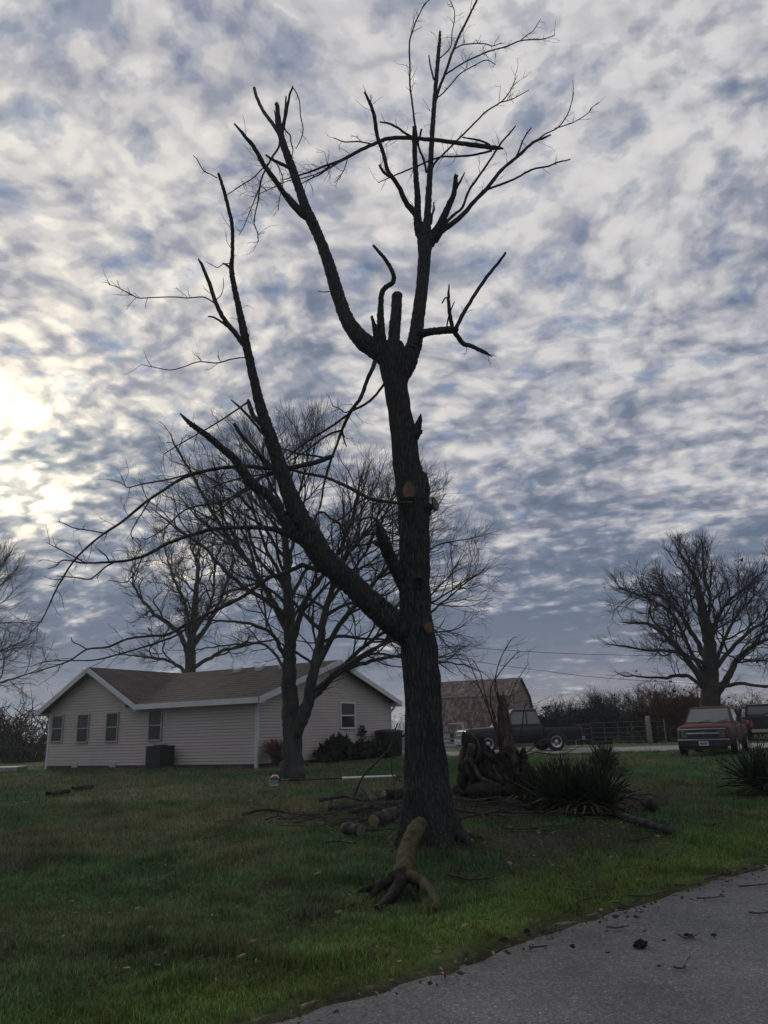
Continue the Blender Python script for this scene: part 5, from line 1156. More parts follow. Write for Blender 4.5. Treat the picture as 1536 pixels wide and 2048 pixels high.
mb = MB(); mb.lathe([(.0, .075), (.05, .07), (.10, .045), (.12, .02), (.135, .0)], 12, np.array([[1, 0, 0, 1.35], [0, 1.6, 0, .30], [0, 0, 1, 1.0]], float)); mb.build('hood_scoop', MT['black_plastic'], rp, True)
loc, rz = face(1037, 37.0, -.985, -.17)
pickup('pickup_truck', 'dark navy pickup seen from its side behind the rotten stump', loc, rz, MT['navy_paint'], L=5.5, Wd=1.95, H=1.88, wb=(1.75, -1.45), wr=.40, style='big')
loc, rz = face(1528, 44.0, .29, .957)
pickup('pickup_truck', 'black pickup turned away with red tail light, cut by the frame edge', loc, rz, MT['black_paint'], L=5.5, Wd=1.95, H=1.90, wb=(1.75, -1.45), wr=.40, style='big', bump='tan_bumper')

# ------------------------------------------------------------------ gate, fence, wires
def fence():
    Yf = 43.0
    pp = gp(1298, Yf); mb = MB(); mb.tube([pp-[0, 0, .3], pp+[0, 0, 1.45]], [.13, .12], 10, rough=.05)
    tag(mb.build('gate_post', MT['fence'], None, True, loc=tuple(pp)), 'thick weathered wooden post at the end of the metal gate', 'post')
    a, b = gp(1292, Yf), gp(1182, Yf+1.5); t = empty('farm_gate', tuple(a), 0, 'long tubular metal gate hanging from the wooden post', 'gate')
    for h in (.18, .42, .66, .92, 1.20):
        mb = MB(); mb.tube([a+[0, 0, h]-a, b+[0, 0, h]-a], [.022, .022], 6); mb.build('rail', MT['galv'], t)
    for f in (0, .25, .5, .75, 1):
        q = a*(1-f)+b*f-a; mb = MB(); mb.tube([q+[0, 0, .16], q+[0, 0, 1.22]], [.022, .022], 6); mb.build('upright', MT['galv'], t)
    # wire fences either side
    for lab, P in (('sagging wire fence on thin posts between the gate post and the oak', [gp(1303, Yf), gp(1330, 45), gp(1365, 47), gp(1400, 49)]),
                   ('wire fence running from the gate towards the barn', [gp(1180, 45), gp(1150, 48), gp(1118, 52), gp(1085, 57)])):
        t = empty('wire_fence', tuple(P[0]), 0, lab, 'fence')
        for q in P[1:]:
            mb = MB(); mb.tube([q-P[0]-[0, 0, .2], q-P[0]+[0, 0, 1.25]], [.035, .03], 6); mb.build('post', MT['fence'], t)
        for h in (.3, .6, .9, 1.15):
            mb = MB(); mb.tube([q-P[0]+[0, 0, h] for q in P], [.006]*len(P), 4); mb.build('wire', MT['galv'], t)
fence()
for lab, pts in (('upper overhead wire crossing towards the oak', [(770, 1283), (860, 1289), (950, 1296), (1090, 1305), (1230, 1310), (1420, 1312), (1640, 1308)]), ('lower overhead wire sloping down behind the oak', [(770, 1290), (860, 1307), (950, 1323), (1090, 1342), (1210, 1356), (1420, 1368), (1640, 1372)])):
    P = spline(np.array([at(x, y, 56) for x, y in pts]), 5); mb = MB(); mb.tube(P, np.full(len(P), .017), 5)
    tag(mb.build('overhead_wire', MT['wire'], None, True), lab, 'wire', 'overhead wires')

# ------------------------------------------------------------------ things by the house
def house_things():
    # air conditioner by the long wall
    a = HSOLVE(347, 'f'); c = HW(a, -.62, 0); c[2] = hz(c[0], c[1])-.03; rz = math.atan2(*(HW(1, 0, 0)-HW(0, 0, 0))[1::-1])
    t = empty('air_conditioner', tuple(c), rz, 'dark boxy air conditioner standing against the long house wall', 'air conditioner')
    mb = MB(); mb.box((-.36, -.36, .05), (.36, .36, .80)); b = mb.build('cabinet', MT['dark_metal'], t)
    mb = MB(); mb.box((-.42, -.42, -.1), (.42, .42, .05)); mb.build('base_slab', MT['concrete'], t)
    mb = MB(); mb.box((-.375, -.375, .80), (.375, .375, .845)); mb.build('top_cover', MT['dark_metal'], t)
    for k in range(9):
        mb = MB(); mb.box((-.372, -.372, .12+k*.072), (.372, .372, .145+k*.072)); mb.build('louvre', MT['dark_metal'], b)
    mb = MB(); mb.lathe([(.28, .0), (.28, .03), (.25, .035), (.06, .05), (0.001, .05)], 20, np.array([[1, 0, 0, 0], [0, 1, 0, 0], [0, 0, 1, .845]], float)); mb.build('fan_grille', MT['black_plastic'], t)
    # water tank / bin at the gable corner
    s = HSOLVE(748, 'g'); c = HW(-.75, s, 0); c[2] = hz(c[0], c[1])
    t = empty('black_bin', tuple(c), 0, 'large black plastic bin at the end of the gable wall', 'bin')
    mb = MB(); mb.lathe([(.001, 0), (.50, 0), (.56, .05), (.60, .95), (.62, 1.0), (.62, 1.05), (.58, 1.07)], 24); mb.build('tub', MT['black_plastic'], t, True)
    mb = MB(); mb.lathe([(.63, 1.03), (.64, 1.08), (.60, 1.12), (.3, 1.16), (.001, 1.17)], 24); mb.build('lid', MT['black_plastic'], t, True)
    mb = MB(); mb.box((.58, -.12, .80), (.74, .12, .90)); mb.build('handle', MT['black_plastic'], t)
    p = gp(789, 36.0); mb = MB(); mb.tube([p+[0, 0, -.02], p+[0, 0, .33]], [.14, .13], 10); mb.tube([p+[0, 0, .33], p+[0, 0, .42]], [.07, .05], 8)
    tag(mb.build('black_canister', MT['black_plastic'], None, True, loc=tuple(p)), 'small black canister on the grass past the black bin', 'canister')
    # plants against the gable wall
    q = HW(-.6, HSOLVE(526, 'g')+.1, 0); q[2] = hz(q[0], q[1]); shrub('foundation_shrub', 'small reddish brown twiggy shrub at the house corner', q, .85, .6, 90, MT['shrub'], 301, r=.007, bush=4)
    GV = 'evergreen plants along the gable wall'
    for i, (px, h, w, lab) in enumerate([(655, .80, .50, 'tallest dark bush against the gable wall right beside the yard tree'), (680, .45, .5, 'low dark bush under the white framed window'), (708, .45, .55, 'lowest dark ground plant along the gable wall'), (733, .5, .5, 'low dark plant at the foot of the black bin'), (632, .40, .4, 'small dark bush half hidden by the yard tree trunk')]):
        s = HSOLVE(px, 'g'); c = HW(-.6, s, 0); c[2] = hz(c[0], c[1]); evergreen(lab, c, h, w, 310+i, 'foundation_bush', 'bush', GV)
    s = HSOLVE(718, 'g'); g = np.random.default_rng(5); mb = MB(); n = 260
    V = []
    for _ in range(n):
        u, z = g.normal()*.16, .6+g.random()*1.25; u += .15*math.sin(z*5); c = HW(-.05-.03*g.random(), s+u, z); V.append(c+g.normal(size=(3, 3))*.05)
    mb.add(np.array(V).reshape(-1, 3), np.arange(3*n).reshape(-1, 3)); o = mb.build('climbing_vine', MT['evergreen']); tag(o, 'thin dark vine climbing the gable wall near the black bin', 'vine')
    # low slab at the frame edge
    p = gp(15, 33.0); mb = MB(); mb.box((p[0]-1.8, p[1]-.5, p[2]-.1), (p[0]+.75, p[1]+.5, p[2]+.10)); mb.box((p[0]-1.85, p[1]-.55, p[2]+.10), (p[0]+.8, p[1]+.55, p[2]+.15))
    tag(mb.build('concrete_slab', MT['white_wood']), 'low pale slab on the grass beyond the house downspout', 'slab', kind='thing')
house_things()
# ------------------------------------------------------------------ rotten stump
def stump():
    c = on_ground(985, 1588); t = empty('rotten_stump', tuple(c), 0, 'tall rotten broken stump with a jagged splintered spire', 'stump')
    s = c[1]/FPX*1.04
    n, m = 64, 40; a = np.arange(n)*2*math.pi/n; f = np.linspace(0, 1, m); A, Fz = np.meshgrid(a, f)
    lump = fbm(np.stack([np.cos(A)*1.6+2, np.sin(A)*1.6, Fz*2.0], -1), 4)-.5; rib = np.abs(fbm(np.stack([np.cos(A)*5, np.sin(A)*5, Fz*1.6], -1), 4)-.5)
    topn = fbm(np.stack([np.cos(a)*2.2+9, np.sin(a)*2.2, 0*a], -1), 4); H = 84*s*(.62+.72*topn)+(np.cos(a-.4) > .6)*0
    H = np.where(np.cos(a-2.6) > .55, H*1.15, H)
    R = 50*s*(1.22-.40*Fz**.6+.75*lump)+rib*.30
    V = np.stack([R*np.cos(A), R*.8*np.sin(A), Fz*H[None]-.05], -1)
    Vin = np.stack([V[-1, :, 0]*.72, V[-1, :, 1]*.72, V[-1, :, 2]*.55], -1)
    V = np.vstack([V.reshape(-1, 3), Vin, [[0, 0, 30*s]]]); k = np.arange(m)[:, None]*n; j = np.arange(n)[None]
    mb = MB(); mb.add(V, np.stack([k+j, k+(j+1) % n, k+n+(j+1) % n, k+n+j], -1).reshape(-1, 4)); b = m*n; 
    mb.add(np.vstack([Vin, [[0, 0, 30*s]]]), np.stack([np.arange(n), (np.arange(n)+1) % n, np.full(n, n)], 1)); mb.build('stump_body', MT['rot'], t, True)
    # spire and slabs of split wood
    for (px, w, h, col, lean) in ((34, 19, 112, 'rot', -2), (32, 14, 168, 'rot_pale', -4), (27, 8, 150, 'rot', -2), (-30, 13, 74, 'rot', -3), (56, 13, 70, 'rot', 4)):
        mb = MB(); k = 14; f_ = np.linspace(0, 1, k); z = (10+(h-10)*f_)*s; x = (px+lean*f_**2)*s; r = w*s*(1.1-.62*f_**1.5)*(1+.05*rng.normal(size=k))
        mb.tube(np.stack([x, np.full(k, rng.normal()*8*s)-6*s, z], -1)+rng.normal(size=(k, 3))*.9*s, r, 9, rough=.2, jag=2.2); mb.build('splinter', MT[col], t, False)
    for i in range(9):
        a0 = rng.random()*6.283; mb = MB(); q = np.array([math.cos(a0)*60*s, math.sin(a0)*45*s, 8*s]); sz = (14+12*rng.random())*s
        v = rng.normal(size=(24, 3)); v /= np.linalg.norm(v, axis=1)[:, None]
        rr = sz*(.7+.5*rng.random())
        mb.lathe([(0.001, -rr*.6), (rr*.8, -rr*.4), (rr, 0), (rr*.75, rr*.45), (.001, rr*.7)], 9, np.hstack([np.eye(3)*(1+.3*rng.normal(size=3)), q[:, None]])); mb.build('root_lump', MT['rot'], t, True)
    for i in range(34):
        a0 = rng.random()*6.283; z0 = (8+78*rng.random())*s; rr = (3.5+5*rng.random())*s; sw = rng.normal()*.9; k = 8; P = []
        for q in np.linspace(0, 1, k):
            aa = a0+sw*q+.15*math.sin(q*7+i); R0 = (58-12*z0/(90*s)+4*math.sin(q*9+i)+10*q)*s; P.append((math.cos(aa)*R0, math.sin(aa)*R0*.82, max(z0*(1-q)**1.2+rng.normal()*2*s, 1.5*s)))
        mb = MB(); mb.tube(np.array(P), rr*np.linspace(1, .45, k), 7, rough=.15); mb.build('root_strand', MT['rot' if i % 4 else 'rot_pale'], t, True)
    # young shoots growing out of it
    sh = [[(1000, 1500), (985, 1440), (965, 1390), (945, 1340), (933, 1312)], [(1000, 1490), (975, 1410), (962, 1350), (945, 1318)], [(1005, 1500), (1000, 1420), (990, 1370), (1000, 1320), (1022, 1280), (1034, 1274)], [(1000, 1490), (980, 1390), (1000, 1345), (1030, 1310), (1040, 1302)],
          [(1010, 1500), (1015, 1420), (1030, 1370), (1056, 1328)], [(1010, 1510), (1040, 1470), (1048, 1420), (1055, 1400)], [(995, 1500), (992, 1440), (975, 1400), (962, 1385)], [(1015, 1505), (1000, 1450), (1012, 1420), (1030, 1390)], [(960, 1500), (955, 1480), (945, 1470), (940, 1455)],
          [(1030, 1520), (1060, 1500), (1085, 1480), (1100, 1482), (1130, 1470)], [(1030, 1525), (1070, 1505), (1120, 1510), (1165, 1490)], [(1000, 1510), (1008, 1465), (1004, 1420), (995, 1380), (990, 1350)]]
    g = empty('sapling', tuple(c), 0, 'thin leafless shoots springing from the rotten stump', 'sapling')
    for P in sh:
        d = rng.normal()*.8; P = spline(np.array([at(x, y, c[1]-.1+d*k/len(P)) for k, (x, y) in enumerate(P)]), 4); R = np.linspace(.017, .006, len(P)); mb = MB(); mb.tube(P-c, R, 5, cap0=False)
        twiglets(mb, P-c, R, 4, .15, .6, .3, .005); mb.build('shoot', MT['twig'], g, True)
    return c
SC = stump()

# ------------------------------------------------------------------ yuccas
def yucca(label, px, py, h, w, n, seed):
    g = np.random.default_rng(seed); c = on_ground(px, py); t = empty('yucca_plant', tuple(c), 0, label, 'plant', 'clumps of sword leaved plants')
    for part, m, cols in (('leaves', n, None), ('dead_leaves', n//4, 1)):
        mb = MB(); heads = g.normal(size=(7, 2))*w*.33
        for i in range(m):
            b = np.append(heads[g.integers(0, 7)], .05+.12*g.random()); a = g.random()*6.283; el = (.15+1.3*g.random()**.8) if not cols else -.1+.5*g.random(); L = h*(.65+.45*g.random()) if not cols else h*.75
            d = np.array([math.cos(a)*math.cos(el), math.sin(a)*math.cos(el), math.sin(el)]); s = np.cross(d, (0, 0, 1)); s /= np.linalg.norm(s)+1e-9; wd = .016+.010*g.random()
            tt = np.array([0, .3, .65, 1.]); droop = (.10+.25*g.random())*L*(1.0 if not cols else 1.6)*math.cos(el)
            P = b+d*(tt*L)[:, None]-np.array([0, 0, 1.])*(droop*tt**2.2)[:, None]; P[:, 2] = np.maximum(P[:, 2], .012)
            ws = np.array([.8, 1, .75, .02])*wd; up = np.cross(s, d)*wd*.5
            V = np.concatenate([P-s*ws[:, None]+up, P-up*.3, P+s*ws[:, None]+up]); k = []
            for r in range(3):
                k += [[r, r+4, r+5, r+1], [r+4, r+8, r+9, r+5]]
            cc = np.array([.028, .048, .030])*(.6+.8*g.random()) if not cols else np.array([.15, .12, .075])*(.5+.8*g.random())
            if not cols and g.random() < .06: cc = np.array([.18, .15, .09])
            mb.add(V, np.array(k), cc)
        o = mb.build(part, MT['yucca'], t, True); o['kind'] = 'stuff'
yucca('largest spiky dark green yucca clump beside the rotten stump', 1150, 1622, .80, .90, 620, 501)
yucca('smaller yucca clump with upright leaves behind the largest one', 1212, 1545, .62, .5, 240, 502)
yucca('spiky yucca clump in front of the red pickup at the frame edge', 1540, 1588, .80, .70, 420, 503)
yucca('low tuft of sword leaves low beside the largest yucca', 1068, 1600, .55, .4, 130, 504)

# ------------------------------------------------------------------ felled wood
def log(label, a, b, r, bark='bark', group='sawn logs', name='log', cut=True, ybias=None, lift=0.0):
    """a, b: picture points of the two ends where they touch the ground"""
    A, B = on_ground(*a), on_ground(*b)
    A = A+[0, 0, r*.9+lift]; B = B+[0, 0, r*.9]
    t = empty(name, tuple((A+B)/2-[0, 0, r]), 0, label, 'log', group); o = np.array(t.location); k = 9
    P = np.linspace(A, B, k)-o; P[1:-1] += rng.normal(size=(k-2, 3))*r*.07
    mb = MB(); mb.tube(P, r*(1+.06*rng.normal(size=k)), 14, rough=.06); mb.build('bark', MT[bark], t, True)
    if cut:
        for E, D in ((P[0], P[0]-P[1]), (P[-1], P[-1]-P[-2])):
            D = D/np.linalg.norm(D); u = np.cross(D, (0, 0, 1)); u /= np.linalg.norm(u); v = np.cross(u, D); k2 = 16; an = np.arange(k2)*2*math.pi/k2
            V = np.vstack([E+D*.004+(u[None]*np.cos(an)[:, None]+v[None]*np.sin(an)[:, None])*r*.90, E+D*.012+(u[None]*np.cos(an)[:, None]+v[None]*np.sin(an)[:, None])*r*.5, [E+D*.014]])
            j = np.arange(k2); mb = MB(); mb.add(V, [[i, (i+1) % k2, k2+(i+1) % k2, k2+i] for i in range(k2)]+[[k2+i, k2+(i+1) % k2, 2*k2] for i in range(k2)]); mb.build('cut_end', MT['wood_pale'], t)
    return t
log('short log showing its pale round sawn end towards the road', (748, 1655), (790, 1640), .105)
log('dark log lying crosswise with a pale end, nearest the mossy ground', (690, 1668), (722, 1672), .085)
log('fat brown log half hidden behind the broken trunk', (768, 1604), (812, 1602), .12, 'rot')
log('dark log propped up at an angle behind the brush', (716, 1592), (755, 1614), .062, lift=.24)
log('small dark log end beside the yucca leaves', (1292, 1612), (1306, 1622), .10, cut=False)
log('long bare pole lying behind the sawn logs', (655, 1622), (815, 1612), .05, 'bark2')
log('long dark limb lying in front of the largest yucca', (1180, 1618), (1340, 1668), .05, 'bark', cut=False)
log('smooth grey limb on the ground between the stump and the broken tree', (960, 1596), (1080, 1622), .035, 'bark2')
def stick(name, label, pts, r, m='bark2', group=None, lift=.0, tw=None, cat='branch'):
    P = []
    for p in pts:
        q = on_ground(p[0], p[1]); z = p[2] if len(p) > 2 else 0
        if z: 
            # raised point: keep the distance of the first point
            q = at(p[0], p[1], P[0][1]+ (p[3] if len(p) > 3 else 0))
            P.append(q); continue
        P.append(q+[0, 0, r+lift])
    P = spline(np.array(P), 5); R = np.linspace(r*1.15, r*.45, len(P)); mb = MB(); mb.tube(P, R, 6, rough=.05)
    if tw: twiglets(mb, P, R, *tw)
    o = np.array(P[0]); return tag(mb.build(name, MT[m], None, True, loc=tuple(o)), label, cat, group)
GS = 'fallen branches round the damaged tree'
stick('fallen_branch', 'curved dead branch arching up beside the broken trunk', [(708, 1598), (716, 1572, 1), (732, 1545, 1), (760, 1518, 1), (781, 1490, 1), (795, 1445, 1)], .022, 'bark2', GS, tw=(5, .1, .3, .3))
stick('fallen_branch', 'thin upright stick bowed against the broken trunk', [(805, 1565), (785, 1550, 1), (783, 1510, 1), (782, 1480, 1)], .014, 'bark', GS)
stick('fallen_branch', 'small forked stick standing up in front of the pale pole', [(659, 1618), (665, 1600, 1), (672, 1588, 1), (690, 1578, 1)], .013, 'bark', GS, tw=(3, .1, .25))
stick('fallen_branch', 'long grey branch lying flat farthest from the broken trunk', [(486, 1632), (520, 1624), (560, 1626), (600, 1634), (640, 1632)], .03, 'bark2', GS, tw=(8, .1, .4))
stick('fallen_branch', 'bent pale barked stick beside the round log end', [(664, 1628), (678, 1630), (684, 1640), (712, 1646)], .014, 'rot_pale', GS)
stick('fallen_branch', 'thin black branch lying on bare soil below the yucca', [(1010, 1658), (1050, 1660), (1085, 1655)], .014, 'bark', GS, tw=(4, .1, .25))
stick('fallen_branch', 'long dark branch along the foot of the largest yucca', [(990, 1626), (1040, 1628), (1100, 1626), (1160, 1622)], .022, 'bark', GS, tw=(6, .1, .3))
stick('fallen_branch', 'crooked dark bough heaped across the pale pole', [(640, 1612), (690, 1604), (730, 1612), (800, 1600)], .035, 'bark', GS, lift=.06, tw=(10, .15, .5, .2, .008))
stick('fallen_branch', 'thick crooked bough touching the foot of the broken trunk', [(700, 1632), (740, 1622), (780, 1626), (820, 1612)], .042, 'bark', GS, lift=.02, tw=(8, .15, .5, .2, .008))
stick('fallen_branch', 'dark bough reaching from the round log to the trunk', [(720, 1650), (760, 1640), (815, 1632)], .028, 'bark', GS, lift=.03, tw=(9, .15, .45, .2, .007))
stick('fallen_branch', 'tangled bough between the broken trunk and the stump', [(905, 1604), (950, 1610), (1000, 1604), (1040, 1612)], .03, 'bark', GS, lift=.04, tw=(12, .15, .5, .1, .008))
stick('fallen_branch', 'dark bough stretched below the stump towards the road', [(900, 1622), (960, 1632), (1020, 1640)], .024, 'bark', GS, lift=.02, tw=(9, .15, .45, .1, .007))
stick('fallen_branch', 'twiggy bough in the dirt beyond the largest yucca', [(1230, 1622), (1280, 1640), (1350, 1662)], .02, 'bark', GS, tw=(12, .1, .4, .1, .006))
stick('fallen_branch', 'short twiggy bough beside the mossy root piece', [(900, 1752), (940, 1762), (990, 1758)], .014, 'bark', GS, tw=(9, .08, .3, .1, .004))
g_ = np.random.default_rng(66)
for k in range(110):
    L, rr = .25+.9*g_.random(), .005+.014*g_.random()**1.5
    if k < 50: x, y = 1.9+g_.normal()*.75, 14.6+g_.normal()*1.1
    elif k < 90: x, y = -.45+g_.normal()*.75, 13.4+g_.normal()*.9
    else: x, y = 2.9+g_.normal()*1.2, 12.4+g_.normal()*.9
    a = g_.normal()*.5+(.2 if k % 3 else 1.4); P = []
    for q in np.linspace(-.5, .5, 5):
        X, Y_ = x+math.cos(a)*q*L+g_.normal()*.015, y+math.sin(a)*q*L+g_.normal()*.015; P.append((X, Y_, hz(X, Y_)+rr+.10*g_.random()*(k < 90)))
    P = np.array(P); mb = MB(); mb.tube(P, np.linspace(rr, rr*.5, 5), 5); twiglets(mb, P, np.full(5, rr), 2, .08, .3, .2, .004)
    lab = ('brush stick heaped between the broken trunk and the rotten stump', 'brush stick among the sawn logs', 'loose stick on the bare soil below the yuccas')[0 if k < 50 else 1 if k < 90 else 2]
    tag(mb.build('brush_stick', MT['bark2' if k % 3 else 'rot_pale'], None, True, loc=tuple(P[2])), lab, 'stick', ('brush heap by the stump', 'brush among the logs', 'sticks on the bare soil')[0 if k < 50 else 1 if k < 90 else 2])

# mossy root piece leaning on the trunk
def root_piece():
    c = on_ground(806, 1790); t = empty('root_piece', tuple(c), 0, 'mossy sawn limb with a dark torn root flare leaning on the trunk', 'root'); Yb = c[1]
    pts = [(806, 1752, 20), (808, 1735, 18.5), (812, 1710, 17.5), (818, 1690, 17), (828, 1668, 17), (837, 1653, 15.5), (842, 1648, 12)]
    YY = np.linspace(Yb+.25, 10.45, len(pts)); A = np.array([[*at(x, y, yy), r*scale_at(x, y, yy)] for (x, y, r), yy in zip(pts, YY)]); S = spline(A, 9); S[:, 3] *= 1+.05*rng.normal(size=len(S))
    mb = MB(); mb.tube(S[:, :3]-c, S[:, 3], 22, rough=.10); mb.build('mossy_limb', MT['moss'], t, True)
    for P, r, m in (([(814, 1748), (784, 1760), (748, 1774), (714, 1786)], (16, 13, 8, 2.5), 'rot'), ([(808, 1750), (794, 1776), (776, 1798), (752, 1814)], (15, 12, 9, 4), 'rot'),
                    ([(812, 1750), (846, 1764), (868, 1790), (877, 1822)], (14, 10, 9, 6.5), 'moss'), ([(800, 1746), (770, 1764), (744, 1790), (726, 1802)], (11, 8, 6, 2), 'rot'), ([(822, 1750), (832, 1772), (828, 1790), (838, 1802)], (10, 7, 5, 2), 'rot')):
        end = on_ground(*P[-1]); Q = []
        for i, ((x, y), rr) in enumerate(zip(P, r)):
            f = (i/3)**1.2; q = at(x, y, (Yb+.22)*(1-f)+end[1]*f); s = rr*scale_at(x, y, q[1]); q[2] = max(q[2], hz(q[0], q[1])+s*.5-.02); Q.append([*q, s])
        S = spline(np.array(Q), 5); S[:, :3] += rng.normal(size=(len(S), 3))*.006; mb = MB(); mb.tube(S[:, :3]-c, S[:, 3], 11, rough=.14, jag=.6); mb.build('root_arm', MT[m], t, True)
root_piece()

# pole saw lying on the lawn
def pole_saw():
    a, b = on_ground(548, 1572), on_ground(812, 1557); t = empty('pole_saw', tuple(a), 0, 'long pole saw with pale blue engine lying on the lawn', 'pole saw'); d = (b-a); L = np.linalg.norm(d); d /= L
    s = np.cross(d, (0, 0, 1)); s /= np.linalg.norm(s); up = np.array([0, 0, 1.])
    def bx(n, p, q, m, parent=t):
        mb = MB(); P = [d*p[0]+s*p[1]+up*p[2], d*q[0]+s*p[1]+up*p[2], d*q[0]+s*q[1]+up*p[2], d*p[0]+s*q[1]+up*p[2]]; mb.prism(P, up*(q[2]-p[2])); return mb.build(n, m, parent)
    e = bx('engine', (-.11, -.09, .02), (.10, .09, .14), MT['pale_blue']); bx('engine_cover', (-.10, -.10, .14), (.09, .10, .20), MT['orange'], e); bx('fuel_tank', (-.10, -.10, .0), (.10, .10, .03), MT['white_wood'], e); bx('starter', (.02, -.135, .06), (.16, -.11, .2), MT['black_plastic'], e)
    mb = MB(); mb.tube([up*.17-d*.1, up*.24-d*.02, up*.23+d*.08, up*.16+d*.12], [.016]*4, 6); mb.build('carry_handle', MT['frame'], t, True)
    mb = MB(); mb.tube([d*.12+up*.12, d*1.75+up*.09], [.02, .02], 8); mb.build('lower_shaft', MT['black_plastic'], t, True)
    mb = MB(); mb.tube([d*.35+up*.12, d*.6+up*.115], [.032, .032], 8); mb.build('grip', MT['rubber'], t, True)
    mb = MB(); mb.tube([d*1.70+up*.09, d*(L-.25)+up*.07], [.030, .028], 8); mb.build('upper_shaft', MT['frame'], t, True)
    bx('saw_head', (L-.27, -.05, .03), (L-.12, .05, .12), MT['orange']); bx('guide_bar', (L-.12, -.035, .055), (L+.18, .035, .065), MT['galv'])
pole_saw()

# ------------------------------------------------------------------ litter: bark slabs, chips, twigs on the road
for lab, a, b, w in (('flat dark bark slab on the lawn, the nearer of two', (98, 1592), (136, 1586), .09), ('flat dark bark slab on the lawn, the farther of two', (146, 1582), (186, 1577), .10)):
    A, B = on_ground(*a), on_ground(*b); mb = MB(); k = 7; X = np.linspace(A, B, k); wd = w*(.7+.6*rng.random(k)); d = (B-A)/np.linalg.norm(B-A); s = np.array([-d[1], d[0], 0]); V = []
    for i in range(k):
        for u, hh in ((-1, .02), (-.5, .075), (.5, .085), (1, .03)): V.append(X[i]+s*u*wd[i]+[0, 0, hh+.02*rng.random()])
    V = np.array(V); F = [[i*4+j, i*4+j+1, i*4+j+5, i*4+j+4] for i in range(k-1) for j in range(3)]; mb.add(V, F); mb.add(V*1-[0, 0, .03], [f[::-1] for f in F]); tag(mb.build('bark_slab', MT['rot']), lab, 'bark', 'bark slabs on the lawn', 'thing')
g_ = np.random.default_rng(88)
spots = [(243, 1708), (265, 1648), (172, 1701), (120, 1618), (250, 1606), (489, 1594), (502, 1607), (635, 1758), (556, 1756), (132, 1778), (214, 1757), (608, 2034), (512, 1940), (483, 1930), (431, 1982), (720, 1705), (505, 1900), (300, 1870), (125, 1890), (386, 1632), (930, 1868), (1125, 1745), (945, 1690), (1248, 1665), (1100, 1735), (330, 1740), (180, 1648), (575, 1690)]
for i, (px, py) in enumerate(spots):
    c = on_ground(px, py); L = .018+.030*g_.random()**1.5; a = g_.random()*3.14; mb = MB(); u = np.array([math.cos(a), math.sin(a), .3*g_.random()])*L; v = np.array([-math.sin(a), math.cos(a), .2])*L*.3
    mb.prism(np.array([c-u, c+v, c+u*.9, c-v*.8])+[0, 0, .05], np.array([0, 0, .014])); near = py > 1700
    tag(mb.build('wood_chip', MT['wood_pale'], None, loc=tuple(c)), 'pale splinter of wood lying in the grass', 'wood chip', 'pale wood chips scattered over the lawn')
for i, P in enumerate([((1410, 1763), (1440, 1758), (1500, 1756)), ((1350, 1772), (1375, 1776), (1412, 1772)), ((1255, 1795), (1300, 1795), (1345, 1787)), ((1225, 1832), (1245, 1836), (1262, 1834)), ((1395, 1810), (1420, 1811), (1445, 1807)), ((1480, 1786), (1520, 1783), (1560, 1778)), ((1358, 1886), (1375, 1894), (1395, 1888)), ((1215, 1870), (1235, 1872), (1260, 1868)), ((1060, 1914), (1080, 1912), (1095, 1910)), ((1350, 1954), (1365, 1957), (1375, 1953)), ((1120, 1780), (1180, 1786), (1230, 1780)), ((1150, 1810), (1175, 1800), (1200, 1796)), ((1500, 1841), (1520, 1842), (1545, 1840))]):
    Q = np.array([on_ground(x, y) for x, y in P]); Q[:, 2] = np.maximum(Q[:, 2], 0)+.016; Q = spline(Q, 4); mb = MB(); R = np.linspace(.009, .004, len(Q)); mb.tube(Q, R, 5); twiglets(mb, Q, R, 2, .04, .12, .2, .003, up=.05)
    tag(mb.build('twig', MT['twig'], None, True, loc=tuple(Q[0])), 'thin dark twig lying on the asphalt road', 'twig', 'twigs scattered on the road')
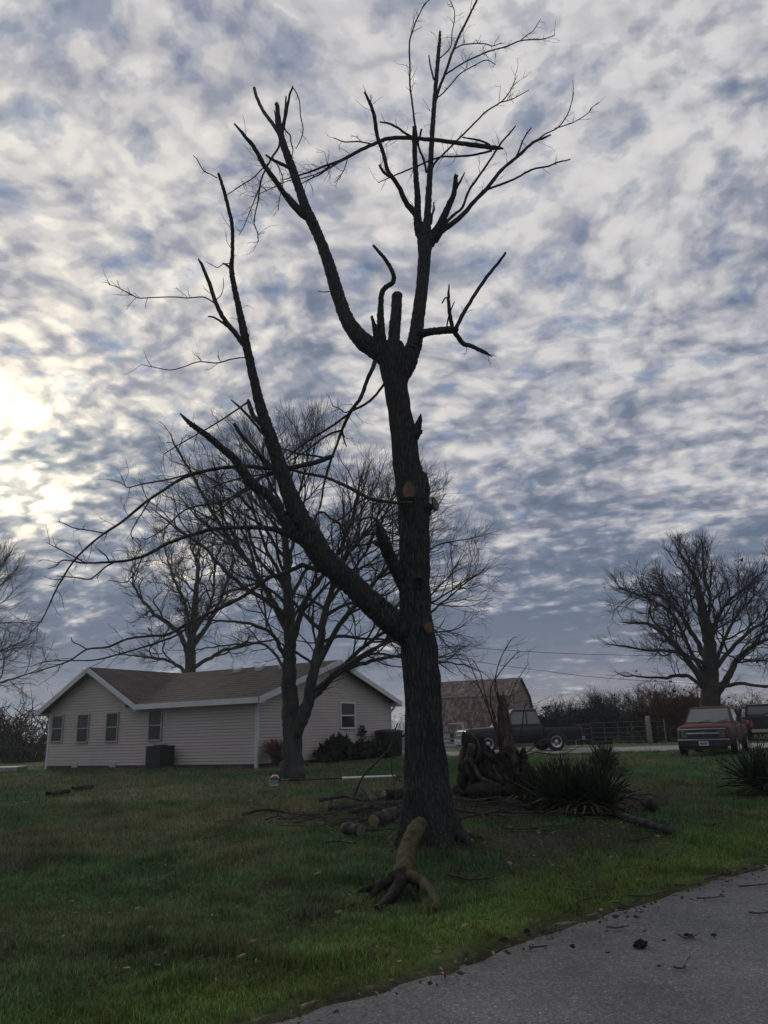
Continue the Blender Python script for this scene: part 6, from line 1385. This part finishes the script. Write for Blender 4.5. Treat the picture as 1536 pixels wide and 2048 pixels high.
for i, (px, py, r) in enumerate([(1283, 1908, .050), (1147, 1911, .022), (1430, 1888, .028), (1378, 1887, .04), (1320, 1952, .018), (1278, 1803, .016), (1150, 1858, .015), (1217, 1924, .016), (1290, 1828, .02), (1113, 1860, .014), (1008, 1884, .03), (1055, 1868, .03), (1240, 1830, .02), (1330, 1898, .016)]):
    c = on_ground(px, py); c[2] = max(c[2], 0)+.008; r *= .62 if i else .85; mb = MB(); n = 9; prof = [(.001, 0), (r*.9, r*.05), (r, r*.3), (r*.7, r*.7), (.001, r*.8)]
    mb.lathe(prof, n, np.hstack([np.eye(3)*np.array([1.5, .8, 1.1])*(1+.25*g_.normal(size=(3, 3))*np.eye(3)), c[:, None]])); V = mb.v[0]; V += g_.normal(size=V.shape)*r*.22
    tag(mb.build('bark_crumb', MT['rot' if i else 'hole'], None, loc=tuple(c)), 'largest dark chunk of bark lying on the road' if i == 0 else 'small crumb of bark on the road', 'bark', 'bark crumbs on the road')
# fine litter that nobody could count
def litter():
    mb = MB(); n = 2600; g = np.random.default_rng(3); xe = -3+10*g.random(900); x = np.concatenate([1.5+g.normal(size=1300)*1.7, g.random(1300)*9-4, xe]); y = np.concatenate([12.5+g.normal(size=1300)*2.2, 5.5+g.random(1300)*12, EDGE0+EDGEK*xe+g.normal(size=900)*.22-.1]); n = len(x); k = road_s(x, y) > -.1+.0*x; far = (road_s(x, y) > -.9); keep = far & (k | (g.random(n) < .3)); x, y = x[keep], y[keep]; n = len(x)
    z = np.where(road_s(x, y) > .1, hgt(x, y)-.01, .016); a = g.random(n)*6.283; L = .012+.035*g.random(n)**2
    C = np.stack([x, y, z+.012], -1); u = np.stack([np.cos(a)*L, np.sin(a)*L, g.normal(size=n)*.006], -1); v = np.stack([-np.sin(a)*L*.45, np.cos(a)*L*.45, g.normal(size=n)*.008], -1)
    V = np.stack([C-u, C+v, C+u, C-v], 1).reshape(-1, 3); col = np.where(g.random((n, 1)) < .25, np.array([.20, .15, .10]), np.array([.06, .043, .03]))*(.5+g.random((n, 1)))
    mb.add(V, np.arange(4*n).reshape(-1, 4), np.repeat(col, 4, 0)); tag(mb.build('leaf_litter', MT['blade']), 'dead leaves and bark flakes strewn round the tree', kind='stuff')
litter()

# ------------------------------------------------------------------ thin damp air
def haze():
    m = bpy.data.materials.new('thin_haze'); m.use_nodes = True; t = NT(m.node_tree); t.n.clear()
    o = t.node('ShaderNodeOutputMaterial'); v = t.node('ShaderNodeVolumePrincipled'); v.inputs['Color'].default_value = (.84, .92, 1, 1); v.inputs['Density'].default_value = .0006; v.inputs['Anisotropy'].default_value = .55
    t.l.new(v.outputs[0], o.inputs['Volume'])
    mb = MB(); mb.box((-1300, -130, -3), (1300, 3300, 18)); h = mb.build('haze', m); tag(h, 'thin pale haze hanging over the yard', kind='stuff')
haze()
